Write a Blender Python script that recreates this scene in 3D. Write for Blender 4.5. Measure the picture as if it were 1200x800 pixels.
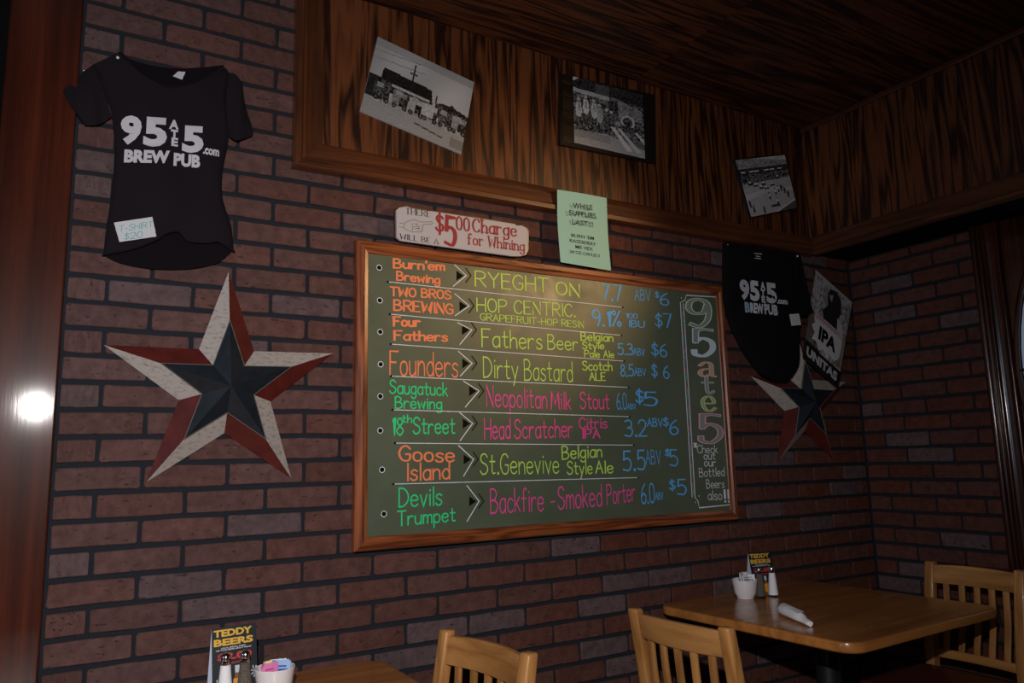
import bpy, bmesh, math, random
import numpy as np
from mathutils import Vector, Matrix
for o in list(bpy.data.objects): bpy.data.objects.remove(o)
S = bpy.context.scene
col = S.collection
PI = math.pi
# ------------------------------------------------------------------ camera
H = 1.25                                   # camera height
YAW, PIT, ROL, FPX = .5368167, .1542327, -.0243837, 891.5
f_ = np.array([math.sin(YAW)*math.cos(PIT), math.cos(YAW)*math.cos(PIT), math.sin(PIT)])
r_ = np.array([math.cos(YAW), -math.sin(YAW), 0.]); u_ = np.cross(r_, f_)
RT = r_*math.cos(ROL)+u_*math.sin(ROL); UP = -r_*math.sin(ROL)+u_*math.cos(ROL); FW = f_
cd = bpy.data.cameras.new('camera'); cam = bpy.data.objects.new('camera', cd); col.objects.link(cam)
cd.sensor_width = 36; cd.lens = 36*FPX/1200; cd.clip_start = .02
m = Matrix.Identity(4)
for i in range(3): m[i][0] = RT[i]; m[i][1] = UP[i]; m[i][2] = -FW[i]
m[2][3] = H; cam.matrix_world = m
S.camera = cam
# ------------------------------------------------------------------ world, lights, exposure
w = bpy.data.worlds.new('world'); S.world = w; w.use_nodes = True
w.node_tree.nodes['Background'].inputs[0].default_value = (.55, .68, 1, 1)
w.node_tree.nodes['Background'].inputs[1].default_value = .012
S.view_settings.view_transform = 'Standard'; S.view_settings.look = 'None'
S.view_settings.exposure = 0; S.view_settings.gamma = 1; S.view_settings.use_curve_mapping = False

def light(name, kind, loc, energy, color, aim=None, **kw):
    d = bpy.data.lights.new(name, kind); d.energy = energy; d.color = color
    for k, v in kw.items(): setattr(d, k, v)
    o = bpy.data.objects.new(name, d); col.objects.link(o); o.location = loc
    if aim: o.rotation_euler = (Vector(aim)-Vector(loc)).to_track_quat('-Z', 'Y').to_euler()
    return o
light('camera_flash', 'SPOT', (-.05, 0, H+.30), 112, (1, .94, .92), aim=(.50, 2.13, H-.30), shadow_soft_size=.014, spot_size=math.radians(138), spot_blend=1.0)
light('warm_track_lamp', 'SPOT', (2.45, .5, H+1.06), 62, (1, .60, .27), aim=(1.28, 2.13, H+.64), shadow_soft_size=.07, spot_size=math.radians(38), spot_blend=.9)
light('daylight_from_window', 'AREA', (-3.2, 1.0, H+.5), 9, (.55, .72, 1), aim=(0.3, 2.1, H-.2), size=1.2)

# ------------------------------------------------------------------ helpers
D, WX = 2.13, 3.07
def ray(px, py): return RT*((px-600)/FPX) - UP*((py-400)/FPX) + FW
def W(px, py, y=D):                        # photo measurement -> point on the plane y
    r = ray(px, py); p = r*(y/r[1]); return Vector((p[0], y, p[2]+H))
def proj(p):
    q = np.array(p)-np.array((0, 0, H)); c = q@FW
    return 600+FPX*(q@RT)/c, 400-FPX*(q@UP)/c

class MB:
    def __init__(s): s.v = []; s.f = []
    def add(s, vs, fs):
        n = len(s.v); s.v += [tuple(v) for v in vs]; s.f += [tuple(i+n for i in f) for f in fs]; return s
    def box(s, lo, hi, M=None):
        vs = [Vector((x, y, z)) for x in (lo[0], hi[0]) for y in (lo[1], hi[1]) for z in (lo[2], hi[2])]
        if M: vs = [M@v for v in vs]
        return s.add(vs, [(0, 1, 3, 2), (4, 6, 7, 5), (0, 4, 5, 1), (2, 3, 7, 6), (0, 2, 6, 4), (1, 5, 7, 3)])
    def lathe(s, prof, c=(0, 0, 0), n=24, cap=True):
        vs = []; fs = []
        for r, z in prof:
            for k in range(n): a = 2*PI*k/n; vs.append((c[0]+r*math.cos(a), c[1]+r*math.sin(a), c[2]+z))
        for i in range(len(prof)-1):
            for k in range(n):
                k2 = (k+1) % n; fs.append((i*n+k, i*n+k2, (i+1)*n+k2, (i+1)*n+k))
        if cap: fs.append(tuple(range(n))[::-1]); fs.append(tuple((len(prof)-1)*n+k for k in range(n)))
        return s.add(vs, fs)
    def sweep(s, path, sec):               # sec(i)-> list of 3D offsets
        n = None; vs = []; fs = []
        for i, p in enumerate(path):
            q = sec(i); n = len(q)
            vs += [Vector(p)+Vector(o) for o in q]
        for i in range(len(path)-1):
            for k in range(n):
                k2 = (k+1) % n; fs.append((i*n+k, i*n+k2, (i+1)*n+k2, (i+1)*n+k))
        fs.append(tuple(range(n))[::-1]); fs.append(tuple((len(path)-1)*n+k for k in range(n)))
        return s.add(vs, fs)
    def build(s, name, mat, parent=None, smooth=False, bevel=0, seg=2, label=None, origin=None, kind=None, sub=0):
        me = bpy.data.meshes.new(name)
        vs = s.v
        if origin: vs = [(a-origin[0], b-origin[1], c-origin[2]) for a, b, c in vs]
        me.from_pydata(vs, [], s.f); me.update()
        bm = bmesh.new(); bm.from_mesh(me); bmesh.ops.recalc_face_normals(bm, faces=bm.faces)
        if bevel:
            es = [e for e in bm.edges if len(e.link_faces) == 2 and e.calc_face_angle(0) > .5]
            bmesh.ops.bevel(bm, geom=es, offset=bevel, segments=seg, affect='EDGES', profile=.5, clamp_overlap=True)
        bm.to_mesh(me); bm.free()
        if smooth:
            me.polygons.foreach_set('use_smooth', [True]*len(me.polygons))
            me.set_sharp_from_angle(angle=math.radians(40))
        o = bpy.data.objects.new(name, me); col.objects.link(o)
        if mat: me.materials.append(mat)
        if origin: o.location = origin
        if parent: o.parent = parent
        if label: o['label'] = label
        if kind: o['kind'] = kind
        return o
def tag(o, label, cat, group=None):
    o['label'] = label; o['category'] = cat
    if group: o['group'] = group
    return o
def empty(name, loc, rz=0, label=None, cat=None, group=None):
    o = bpy.data.objects.new(name, None); col.objects.link(o); o.location = loc; o.rotation_euler.z = rz
    o.empty_display_size = .05
    if label: tag(o, label, cat, group)
    return o
def copy_tree(o, parent=None):
    c = o.copy(); col.objects.link(c); c.parent = parent
    for ch in list(o.children): copy_tree(ch, c)
    return c
def attach(o, root):                       # mesh in world coordinates put under a root that stands elsewhere
    o.parent = root
    o.matrix_parent_inverse = (Matrix.Translation(root.location) @ root.rotation_euler.to_matrix().to_4x4()).inverted()
    return o

# ------------------------------------------------------------------ materials
def mat(name, color=(.5, .5, .5), rough=.5, metal=0, coat=0, spec=.5):
    M = bpy.data.materials.new(name); M.use_nodes = True; b = M.node_tree.nodes['Principled BSDF']
    b.inputs['Base Color'].default_value = (*color, 1); b.inputs['Roughness'].default_value = rough
    b.inputs['Metallic'].default_value = metal; b.inputs['Coat Weight'].default_value = coat
    b.inputs['Coat Roughness'].default_value = .12; b.inputs['Specular IOR Level'].default_value = spec
    return M
def nodes(M): return M.node_tree.nodes, M.node_tree.links, M.node_tree.nodes['Principled BSDF']
def N(M, t, **kw):
    n = M.node_tree.nodes.new(t)
    for k, v in kw.items(): setattr(n, k, v)
    return n
def math_(M, op, a, b=None):
    n = N(M, 'ShaderNodeMath', operation=op); L = M.node_tree.links
    for i, x in enumerate((a, b)):
        if x is None: continue
        if isinstance(x, (int, float)): n.inputs[i].default_value = x
        else: L.new(x, n.inputs[i])
    return n.outputs[0]
def ramp(M, fac, stops):
    r = N(M, 'ShaderNodeValToRGB'); M.node_tree.links.new(fac, r.inputs[0]); e = r.color_ramp.elements
    while len(e) < len(stops): e.new(.5)
    for i, (p, c) in enumerate(stops): e[i].position = p; e[i].color = (*c, 1) if len(c) == 3 else c
    return r.outputs[0]
def mixc(M, fac, a, b, mode='MIX'):
    n = N(M, 'ShaderNodeMix', data_type='RGBA', blend_type=mode); L = M.node_tree.links
    for i, x in ((0, fac), (6, a), (7, b)):
        if isinstance(x, (int, float)): n.inputs[i].default_value = x
        elif isinstance(x, tuple): n.inputs[i].default_value = (*x, 1)
        else: L.new(x, n.inputs[i])
    return n.outputs[2]
def noise(M, vec, scale, detail=3, rough=.5, dist=0):
    n = N(M, 'ShaderNodeTexNoise'); n.inputs['Scale'].default_value = scale; n.inputs['Detail'].default_value = detail
    n.inputs['Roughness'].default_value = rough; n.inputs['Distortion'].default_value = dist
    if vec: M.node_tree.links.new(vec, n.inputs['Vector'])
    return n.outputs[0]
def coords(M, scale=(1, 1, 1), rnd=True, src='Object'):
    tc = N(M, 'ShaderNodeTexCoord'); mp = N(M, 'ShaderNodeMapping'); mp.inputs['Scale'].default_value = scale
    M.node_tree.links.new(tc.outputs[src], mp.inputs[0])
    if rnd:
        oi = N(M, 'ShaderNodeObjectInfo'); cx = N(M, 'ShaderNodeCombineXYZ')
        v = math_(M, 'MULTIPLY', oi.outputs['Random'], 37.)
        for i in range(3): M.node_tree.links.new(v, cx.inputs[i])
        M.node_tree.links.new(cx.outputs[0], mp.inputs['Location'])
    return mp.outputs[0]
def bump(M, h, strength, dist=.002):
    b = N(M, 'ShaderNodeBump'); b.inputs['Strength'].default_value = strength; b.inputs['Distance'].default_value = dist
    M.node_tree.links.new(h, b.inputs['Height']); M.node_tree.links.new(b.outputs[0], M.node_tree.nodes['Principled BSDF'].inputs['Normal'])
def wood(name, dark, light_, axis='z', across=7., stretch=.13, rings=7., rough=.35, coat=0, lo=.35, hi=.75, pores=.5, seed=True, bmp=.25):
    M = mat(name, light_, rough, coat=coat)
    sc = [across]*3; sc['xyz'.index(axis)] = across*stretch
    v = coords(M, tuple(sc), seed)
    n = noise(M, v, 1., 2, .5, .35)
    r = math_(M, 'PINGPONG', math_(M, 'MULTIPLY', n, rings), .5)
    r = math_(M, 'MULTIPLY', r, 2.)
    sc2 = [across*22]*3; sc2['xyz'.index(axis)] = across*.9
    p = noise(M, coords(M, tuple(sc2), seed), 1., 3, .6)
    fac = math_(M, 'ADD', math_(M, 'MULTIPLY', r, 1-pores), math_(M, 'MULTIPLY', p, pores))
    c = ramp(M, fac, [(lo, dark), (hi, light_)])
    big = noise(M, coords(M, (1.3, 1.3, 1.3), seed), 1.5, 2)
    c = mixc(M, 1., c, ramp(M, big, [(.3, (.72, .7, .7)), (.7, (1.12, 1.1, 1.1))]), 'MULTIPLY')
    M.node_tree.links.new(c, M.node_tree.nodes['Principled BSDF'].inputs['Base Color'])
    bump(M, fac, bmp, .0015)
    return M

PLY_V = wood('oak_plywood_vertical_grain', (.022, .006, .0025), (.165, .052, .016), 'z', 17, .075, 6, .42, lo=.30, hi=.68, pores=.45)
PLY_X = wood('oak_plywood_ceiling_grain', (.022, .006, .0025), (.15, .046, .014), 'x', 17, .05, 6, .5, lo=.3, hi=.7, pores=.5)
TRIM = {a: wood('stained_oak_trim_'+a, (.055, .016, .006), (.14, .045, .015), a, 14, .06, 5, .33, coat=.25, lo=.2, hi=.75, pores=.6) for a in 'xyz'}
OAK = {a: wood('red_oak_frame_'+a, (.13, .030, .009), (.34, .098, .028), a, 22, .07, 6, .3, coat=.5, lo=.25, hi=.65, pores=.5) for a in 'xyz'}
MAHOG = wood('mahogany_varnish', (.024, .006, .0035), (.085, .019, .009), 'z', 9, .04, 3, .085, coat=.14, lo=.2, hi=.8, pores=.5, bmp=.04)
MAHOG.node_tree.nodes['Principled BSDF'].inputs['Specular IOR Level'].default_value = .15
MAHOG.node_tree.nodes['Principled BSDF'].inputs['Coat Roughness'].default_value = .36
DOORW = wood('dark_red_door_wood', (.022, .005, .003), (.075, .018, .008), 'z', 14, .05, 4, .2, coat=.5, lo=.2, hi=.8)
for w_ in OAK.values(): w_.node_tree.nodes['Principled BSDF'].inputs['Coat Weight'].default_value = 1
for w_ in TRIM.values(): w_.node_tree.nodes['Principled BSDF'].inputs['Coat Weight'].default_value = .7
for w_ in list(OAK.values())+list(TRIM.values()): w_.node_tree.nodes['Principled BSDF'].inputs['Coat Roughness'].default_value = .3
BLOND = {a: wood('blond_oak_chair_'+a, (.32, .135, .035), (.57, .28, .088), a, 12, .08, 4, .33, coat=.2, lo=.1, hi=.7, pores=.5, bmp=.1) for a in 'xyz'}
TABLE = wood('oak_veneer_table', (.32, .115, .024), (.54, .225, .055), 'x', 7, .09, 5, .25, coat=.35, lo=.1, hi=.75, pores=.55, bmp=.0, seed=False)
FLOORM = wood('dark_floor_boards', (.03, .012, .006), (.08, .035, .017), 'x', 6, .1, 4, .5)
BLACKM = mat('black_powder_coat', (.012, .012, .013), .45)
VINYL = mat('maroon_vinyl', (.085, .012, .012), .38)
DARKSHADE = mat('near_black_shade', (.004, .004, .0045), .95, spec=.1)  # near-black: darkness of the unlit opening beyond the post put into the colour

def brick_mat(name, objcol):
    M = mat(name, (.2, .1, .08), .82, spec=.3)
    if objcol:
        oi = N(M, 'ShaderNodeObjectInfo'); base = oi.outputs['Color']
    else:
        a = N(M, 'ShaderNodeAttribute'); a.attribute_name = 'tone'; base = a.outputs['Color']
    v = coords(M, (1, 1, 1), objcol)
    mo = noise(M, v, 38, 5, .62)
    c = mixc(M, 1., base, ramp(M, mo, [(.3, (.72, .68, .68)), (.7, (1.28, 1.25, 1.25))]), 'MULTIPLY')
    pit = noise(M, coords(M, (1, 1, 2.4), objcol), 55, 2, .5)
    pm = ramp(M, pit, [(.66, (0, 0, 0)), (.70, (1, 1, 1))])
    c = mixc(M, math_(M, 'MULTIPLY', pm, .75), c, (.028, .018, .018))
    M.node_tree.links.new(c, M.node_tree.nodes['Principled BSDF'].inputs['Base Color'])
    h = math_(M, 'SUBTRACT', noise(M, v, 120, 4, .6), math_(M, 'MULTIPLY', pm, .6))
    bump(M, h, .55, .003)
    return M
BRICK = brick_mat('brick_face', True); BRICKS = brick_mat('brick_face_far', False)
MORTAR = mat('blue_black_mortar', (.019, .023, .031), .92, spec=.2)
bump(MORTAR, noise(MORTAR, coords(MORTAR, (1, 1, 1), False), 140, 4, .6), .6, .003)

# ------------------------------------------------------------------ room shell
ZC = H+1.445
def struct(o): o['kind'] = 'structure'; return o
floor = struct(MB().box((-.9, -2.2, -.05), (WX+.3, D+1.7, 0)).build('floor', FLOORM))
MTH = .008
wall_back = struct(MB().box((-.012, D+MTH, 0), (WX+.2, D+.16, ZC)).build('wall_back', MORTAR))
wall_right = struct(MB().box((WX+MTH, -2.2, 0), (WX+.18, D+MTH-.0005, ZC)).build('wall_right', MORTAR))
ceiling = struct(MB().box((-.9, -2.2, ZC+.004), (WX+.2, D+1.7, ZC+.06)).build('ceiling', DARKSHADE))
wall_far = struct(MB().box((-.9, D+1.5, 0), (WX+.2, D+1.6, ZC)).build('wall_far', DARKSHADE))
# ceiling sheets (seams run away from the brick wall)
for (x0, x1) in ((-.9, .62), (.624, 1.84), (1.844, WX)):
    for (y0, y1) in ((-2.2, -.306), (-.30, .912), (.918, D+.13)):
        MB().box((x0, y0, ZC-.004), (x1, y1, ZC+.004)).build('panel', PLY_X, ceiling)
# mahogany post at the left end of the brick wall
pm = MB().box((-.165, 2.098, 0), (-.011, 2.16, ZC-.004))
post = pm.build('trim_1', MAHOG, bevel=.004, origin=(-.011, 2.13, 0)); struct(post); post.rotation_euler.z = math.radians(.7)
jm = MB().box((-.30, 2.13, 0), (-.166, 2.30, ZC-.004)); struct(jm.build('trim_2', DARKSHADE))  # box left of the post, near-black in place of the shade there

# ------------------------------------------------------------------ bricks
random.seed(4)
BL, BH, GAP = .1975, .0668, .0125
def brick_mesh(i):                        # local: centre of the back face, unit brick lies in x-z, front towards -y
    rnd = random.Random(100+i); L2, H2 = (BL-GAP+.0035)/2, (BH-GAP)/2; c = .0035+rnd.random()*.002
    j = lambda a=.0016: rnd.uniform(-a, a)
    out = [(-L2+c, -H2+j()), (-L2*.1+j(.03), -H2+j()), (L2-c, -H2+j()), (L2+j(), -H2+c), (L2+j(), H2-c), (L2-c, H2+j()), (L2*.1+j(.03), H2+j()), (-L2+c, H2+j()), (-L2+j(), H2-c), (-L2+j(), -H2+c)]
    n = len(out); y0 = MTH; vs = []; fs = []
    for x, z in out: vs.append((x, y0, z))
    for x, z in out: vs.append((x, .0022, z))
    for x, z in out: vs.append((x-math.copysign(.0022, x), j(.0006), z-math.copysign(.0022, z)))
    for r in (0, 1):
        for k in range(n): k2 = (k+1) % n; fs.append((r*n+k, r*n+k2, (r+1)*n+k2, (r+1)*n+k))
    fs.append(tuple(range(2*n, 3*n)))
    return vs, fs
VAR = []
for i in range(14):
    vs, fs = brick_mesh(i); me = bpy.data.meshes.new('brick'); me.from_pydata(vs, [], fs)
    bm = bmesh.new(); bm.from_mesh(me); bmesh.ops.recalc_face_normals(bm, faces=bm.faces); bm.to_mesh(me); bm.free()
    me.materials.append(BRICK); VAR.append((me, vs, fs))
GREY = [(78, 672), (210, 695), (310, 622), (505, 745), (490, 775), (675, 647), (895, 602), (952, 616), (984, 574), (1000, 553), (877, 542), (852, 690), (710, 767), (727, 787), (902, 770), (118, 50), (945, 308), (320, 540)]
GREY_S = [(1047, 370), (1123, 375), (1062, 515), (1092, 532), (1132, 631), (1065, 663), (1052, 681)]
def tone(u, isgrey, left_grey):                 # bricks turn greyer towards the left end of the back wall
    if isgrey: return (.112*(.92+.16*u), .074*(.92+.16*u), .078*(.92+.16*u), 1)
    a = .88+.22*u; g = random.random()*.5+left_grey*.8
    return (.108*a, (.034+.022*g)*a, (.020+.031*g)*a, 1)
def lay(wall, origin, direction, joints, lo, hi, zmin, zmax, visible, greys, rot, plane, pitch):
    cells = []
    for n in range(int((zmin-H+.054)/BH)-1, int((zmax-H+.054)/BH)+1):
        z0 = H-.054+BH*n; z1 = z0+BH
        if z1 < zmin+.01 or z0 > zmax-.01: continue
        off = joints[n % 2]; k = math.floor((lo-off)/pitch)
        while off+pitch*k < hi:
            a = max(off+pitch*k, lo); b = min(off+pitch*(k+1), hi)
            if b-a > .03: cells.append((a, b, max(z0, zmin), min(z1, zmax)))
            k += 1
    items = []
    for a, b, z0, z1 in cells:
        c = (a+b)/2; zc = (z0+z1)/2
        p3 = plane(c, zc); px, py = proj(p3)
        p4 = plane(a, z0); p5 = plane(b, z1); q, r = proj(p4), proj(p5)
        area = abs((q[0]-r[0])*(q[1]-r[1]))
        vis = visible(c, zc) and -50 < px < 1240 and -25 < py < 835
        gr = any(min(q[0], r[0]) < gx < max(q[0], r[0]) and abs(py-gy) < 11 for gx, gy in greys) or (not greys and random.random() < .05) or random.random() < .035
        items.append((area if vis else 0, a, b, z0, z1, gr))
    items.sort(key=lambda t: -t[0])
    stuff = MB(); tones = []
    for i, (area, a, b, z0, z1, gr) in enumerate(items):
        me, vs, fs = VAR[random.randrange(14)]
        sx = (b-a-GAP+.0035)/(BL-GAP+.0035); sz = (z1-z0-GAP)/(BH-GAP)
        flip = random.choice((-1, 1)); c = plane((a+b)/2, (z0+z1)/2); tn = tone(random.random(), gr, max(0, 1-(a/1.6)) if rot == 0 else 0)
        if area > 0 and i < 300:
            o = bpy.data.objects.new('brick', me); col.objects.link(o)
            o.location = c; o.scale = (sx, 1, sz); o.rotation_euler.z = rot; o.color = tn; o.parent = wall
        else:
            R3 = Matrix.Rotation(rot, 3, 'Z')
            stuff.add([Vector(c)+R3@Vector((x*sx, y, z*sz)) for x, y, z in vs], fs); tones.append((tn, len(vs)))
    if stuff.v:
        me = bpy.data.meshes.new('brick_courses'); me.from_pydata(stuff.v, [], stuff.f)
        at = me.color_attributes.new('tone', 'FLOAT_COLOR', 'POINT')
        at.data.foreach_set('color', np.array([t for t, n in tones for _ in range(n)], dtype=np.float32).ravel())
        bm = bmesh.new(); bm.from_mesh(me); bmesh.ops.recalc_face_normals(bm, faces=bm.faces); bm.to_mesh(me); bm.free()
        me.materials.append(BRICKS); o = bpy.data.objects.new('brick_courses', me); col.objects.link(o); o.parent = wall; o['kind'] = 'stuff'
BX0, BX1, BZ0, BZ1 = .7245, 2.227, H-.243, H+.656           # chalkboard outer frame
SOF_Z = H+.849
def vis_back(x, z):
    if BX0+.09 < x < BX1-.09 and BZ0+.03 < z < BZ1-.03: return False
    if x > .56 and z > SOF_Z+.04: return False
    return True
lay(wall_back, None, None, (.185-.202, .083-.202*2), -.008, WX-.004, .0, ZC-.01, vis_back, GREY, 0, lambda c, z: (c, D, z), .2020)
lay(wall_right, None, None, (1.9375-.195*12, 2.031-.195*12), -.4, D+.0, .0, H+.86, lambda c, z: c > 1.56, GREY_S, -PI/2, lambda c, z: (WX, c, z), .195)

# ------------------------------------------------------------------ upper panelling and its trim
PY, TY = 2.115, 2.092
TOPZ = ZC-.004
xs = [.60, .838, 1.366, 2.076, 2.82]
MB().box((.56, PY+.004, SOF_Z+.03), (2.84, D+.007, TOPZ)).build('backing_board', DARKSHADE, wall_back)
for a, b in zip(xs, xs[1:]):
    MB().box((a+.0012, PY, SOF_Z+.02), (b-.0012, PY+.004, TOPZ-.003)).build('panel', PLY_V, wall_back)
SX = 2.80                                 # face of the boxed-in soffit on the right wall
sof = struct(MB().box((SX+.006, -2.2, SOF_Z+.012), (WX+.007, PY+.003, TOPZ)).build('wall_right_soffit', DARKSHADE)); sof.name = 'trim_3'
for a, b in ((-2.2, -1.02), (-1.015, .2), (.203, 1.42), (1.422, PY)):
    MB().box((SX, a, SOF_Z+.02), (SX+.006, b, TOPZ-.003)).build('panel', PLY_V, sof)
# trim profile across its width w, thickness t: list of (w, t)
def casing_prof(w, t): return [(0, 0), (0, t*.75), (.004, t), (w*.22, t), (w*.28, t*.82), (w*.70, t*.72), (w*.76, t*.9), (w*.93, t*.8), (w-.002, t*.45), (w, 0)]
def run(p0, p1, wdir, tdir, w, t, m0=0, m1=0):
    mb = MB(); pr = casing_prof(w, t); p0, p1, wd, td = map(Vector, (p0, p1, wdir, tdir)); d = (p1-p0).normalized(); vs = []
    for P, mi in ((p0, m0), (p1, m1)):
        for a, b in pr: vs.append(P+wd*a+td*b+d*(mi*a))
    n = len(pr); fs = [(k, (k+1) % n, n+(k+1) % n, n+k) for k in range(n)]+[tuple(range(n)), tuple(range(n, 2*n))]
    return mb.add(vs, fs)
TW = .088
struct(run((.535, D, SOF_Z), (2.785, D, SOF_Z), (0, 0, 1), (0, -1, 0), TW, D-TY, 1, 0).build('trim_4', TRIM['x']))
struct(run((.535, D, SOF_Z), (.535, D, TOPZ-.001), (1, 0, 0), (0, -1, 0), TW, D-TY, 1, 0).build('trim_5', TRIM['z']))
struct(run((SX+.006, TY+.001, SOF_Z), (SX+.006, -2.2, SOF_Z), (0, 0, 1), (-1, 0, 0), TW, .022, 0, 0).build('trim_6', TRIM['y']))
struct(MB().box((SX-.012, -2.2, TOPZ-.026), (SX-.0005, PY-.001, TOPZ-.001)).build('trim_7', TRIM['y'], bevel=.006, seg=3))

# ------------------------------------------------------------------ right wall: door with its casing
GLASSM = mat('frosted_lit_glass', (.35, .42, .5), .35)
GLASSM.node_tree.nodes['Principled BSDF'].inputs['Emission Color'].default_value = (.45, .62, .85, 1)
GLASSM.node_tree.nodes['Principled BSDF'].inputs['Emission Strength'].default_value = .16
DTOP = SOF_Z+.012
pr = [(WX+MTH, 1.576), (WX-.016, 1.576)]+[(WX-.016-.013*math.sin(PI*k/8), 1.576-.013+.013*math.cos(PI*k/8)) for k in range(1, 9)]+[(WX-.014, 1.545), (WX-.018, 1.535)]
pr += [(WX-.020-.008*math.sin(PI*k/6), 1.530-.005+.005*math.cos(PI*k/6)) for k in range(7)]+[(WX-.016, 1.515), (WX-.016, 1.490)]+[(WX-.018-.009*math.sin(PI*k/6), 1.484-.007+.007*math.cos(PI*k/6)) for k in range(7)]+[(WX+MTH, 1.467)]
n_p = len(pr); cas = MB().add([(x, y, z) for z in (0, DTOP) for x, y in pr], [(k, (k+1) % n_p, n_p+(k+1) % n_p, n_p+k) for k in range(n_p)]+[tuple(range(n_p)), tuple(range(n_p, 2*n_p))])
c_ = struct(cas.build('trim_8', DOORW, smooth=True))
door = struct(MB().box((WX-.012, .45, 0), (WX+.05, 1.466, DTOP-.002)).build('door_1', DOORW))
# oval light in the door
dc = (WX-.012, 1.10, H+.28); ra, rb = .358, .62
rim = []
for k in range(49):
    a = 2*PI*k/48; rim.append(Vector((WX-.014, dc[1]+ra*math.cos(a), dc[2]+rb*math.sin(a))))
mb = MB(); mb.sweep(rim, lambda i: [(math.cos(t)*.008, math.cos(2*PI*i/48)*math.sin(t)*.014, math.sin(2*PI*i/48)*math.sin(t)*.014) for t in [2*PI*j/8 for j in range(8)]])
mb.build('window_frame', DOORW, door, smooth=True)
MB().add([dc]+[tuple(p) for p in rim[:-1]], [(0, 1+k, 1+(k+1) % 48) for k in range(48)]).build('pane', GLASSM, door)
MB().box((WX-.021, dc[1]-ra, H+.276), (WX-.0125, dc[1]+ra, H+.288)).build('muntin', BLACKM, door)
MB().box((WX-.021, dc[1]-.006, dc[2]-rb), (WX-.0125, dc[1]+.006, dc[2]+rb)).build('muntin', BLACKM, door)
h = MB().lathe([(.026, 0), (.026, .006), (.011, .012), (.011, .035), (.027, .045), (.030, .060), (.022, .074), (.0, .078)], n=20, cap=False)
ho = h.build('door_handle', mat('brass', (.45, .30, .10), .3, 1), door, smooth=True); ho.rotation_euler.y = -PI/2; ho.location = (WX-.0125, .53, H-.25)

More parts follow.
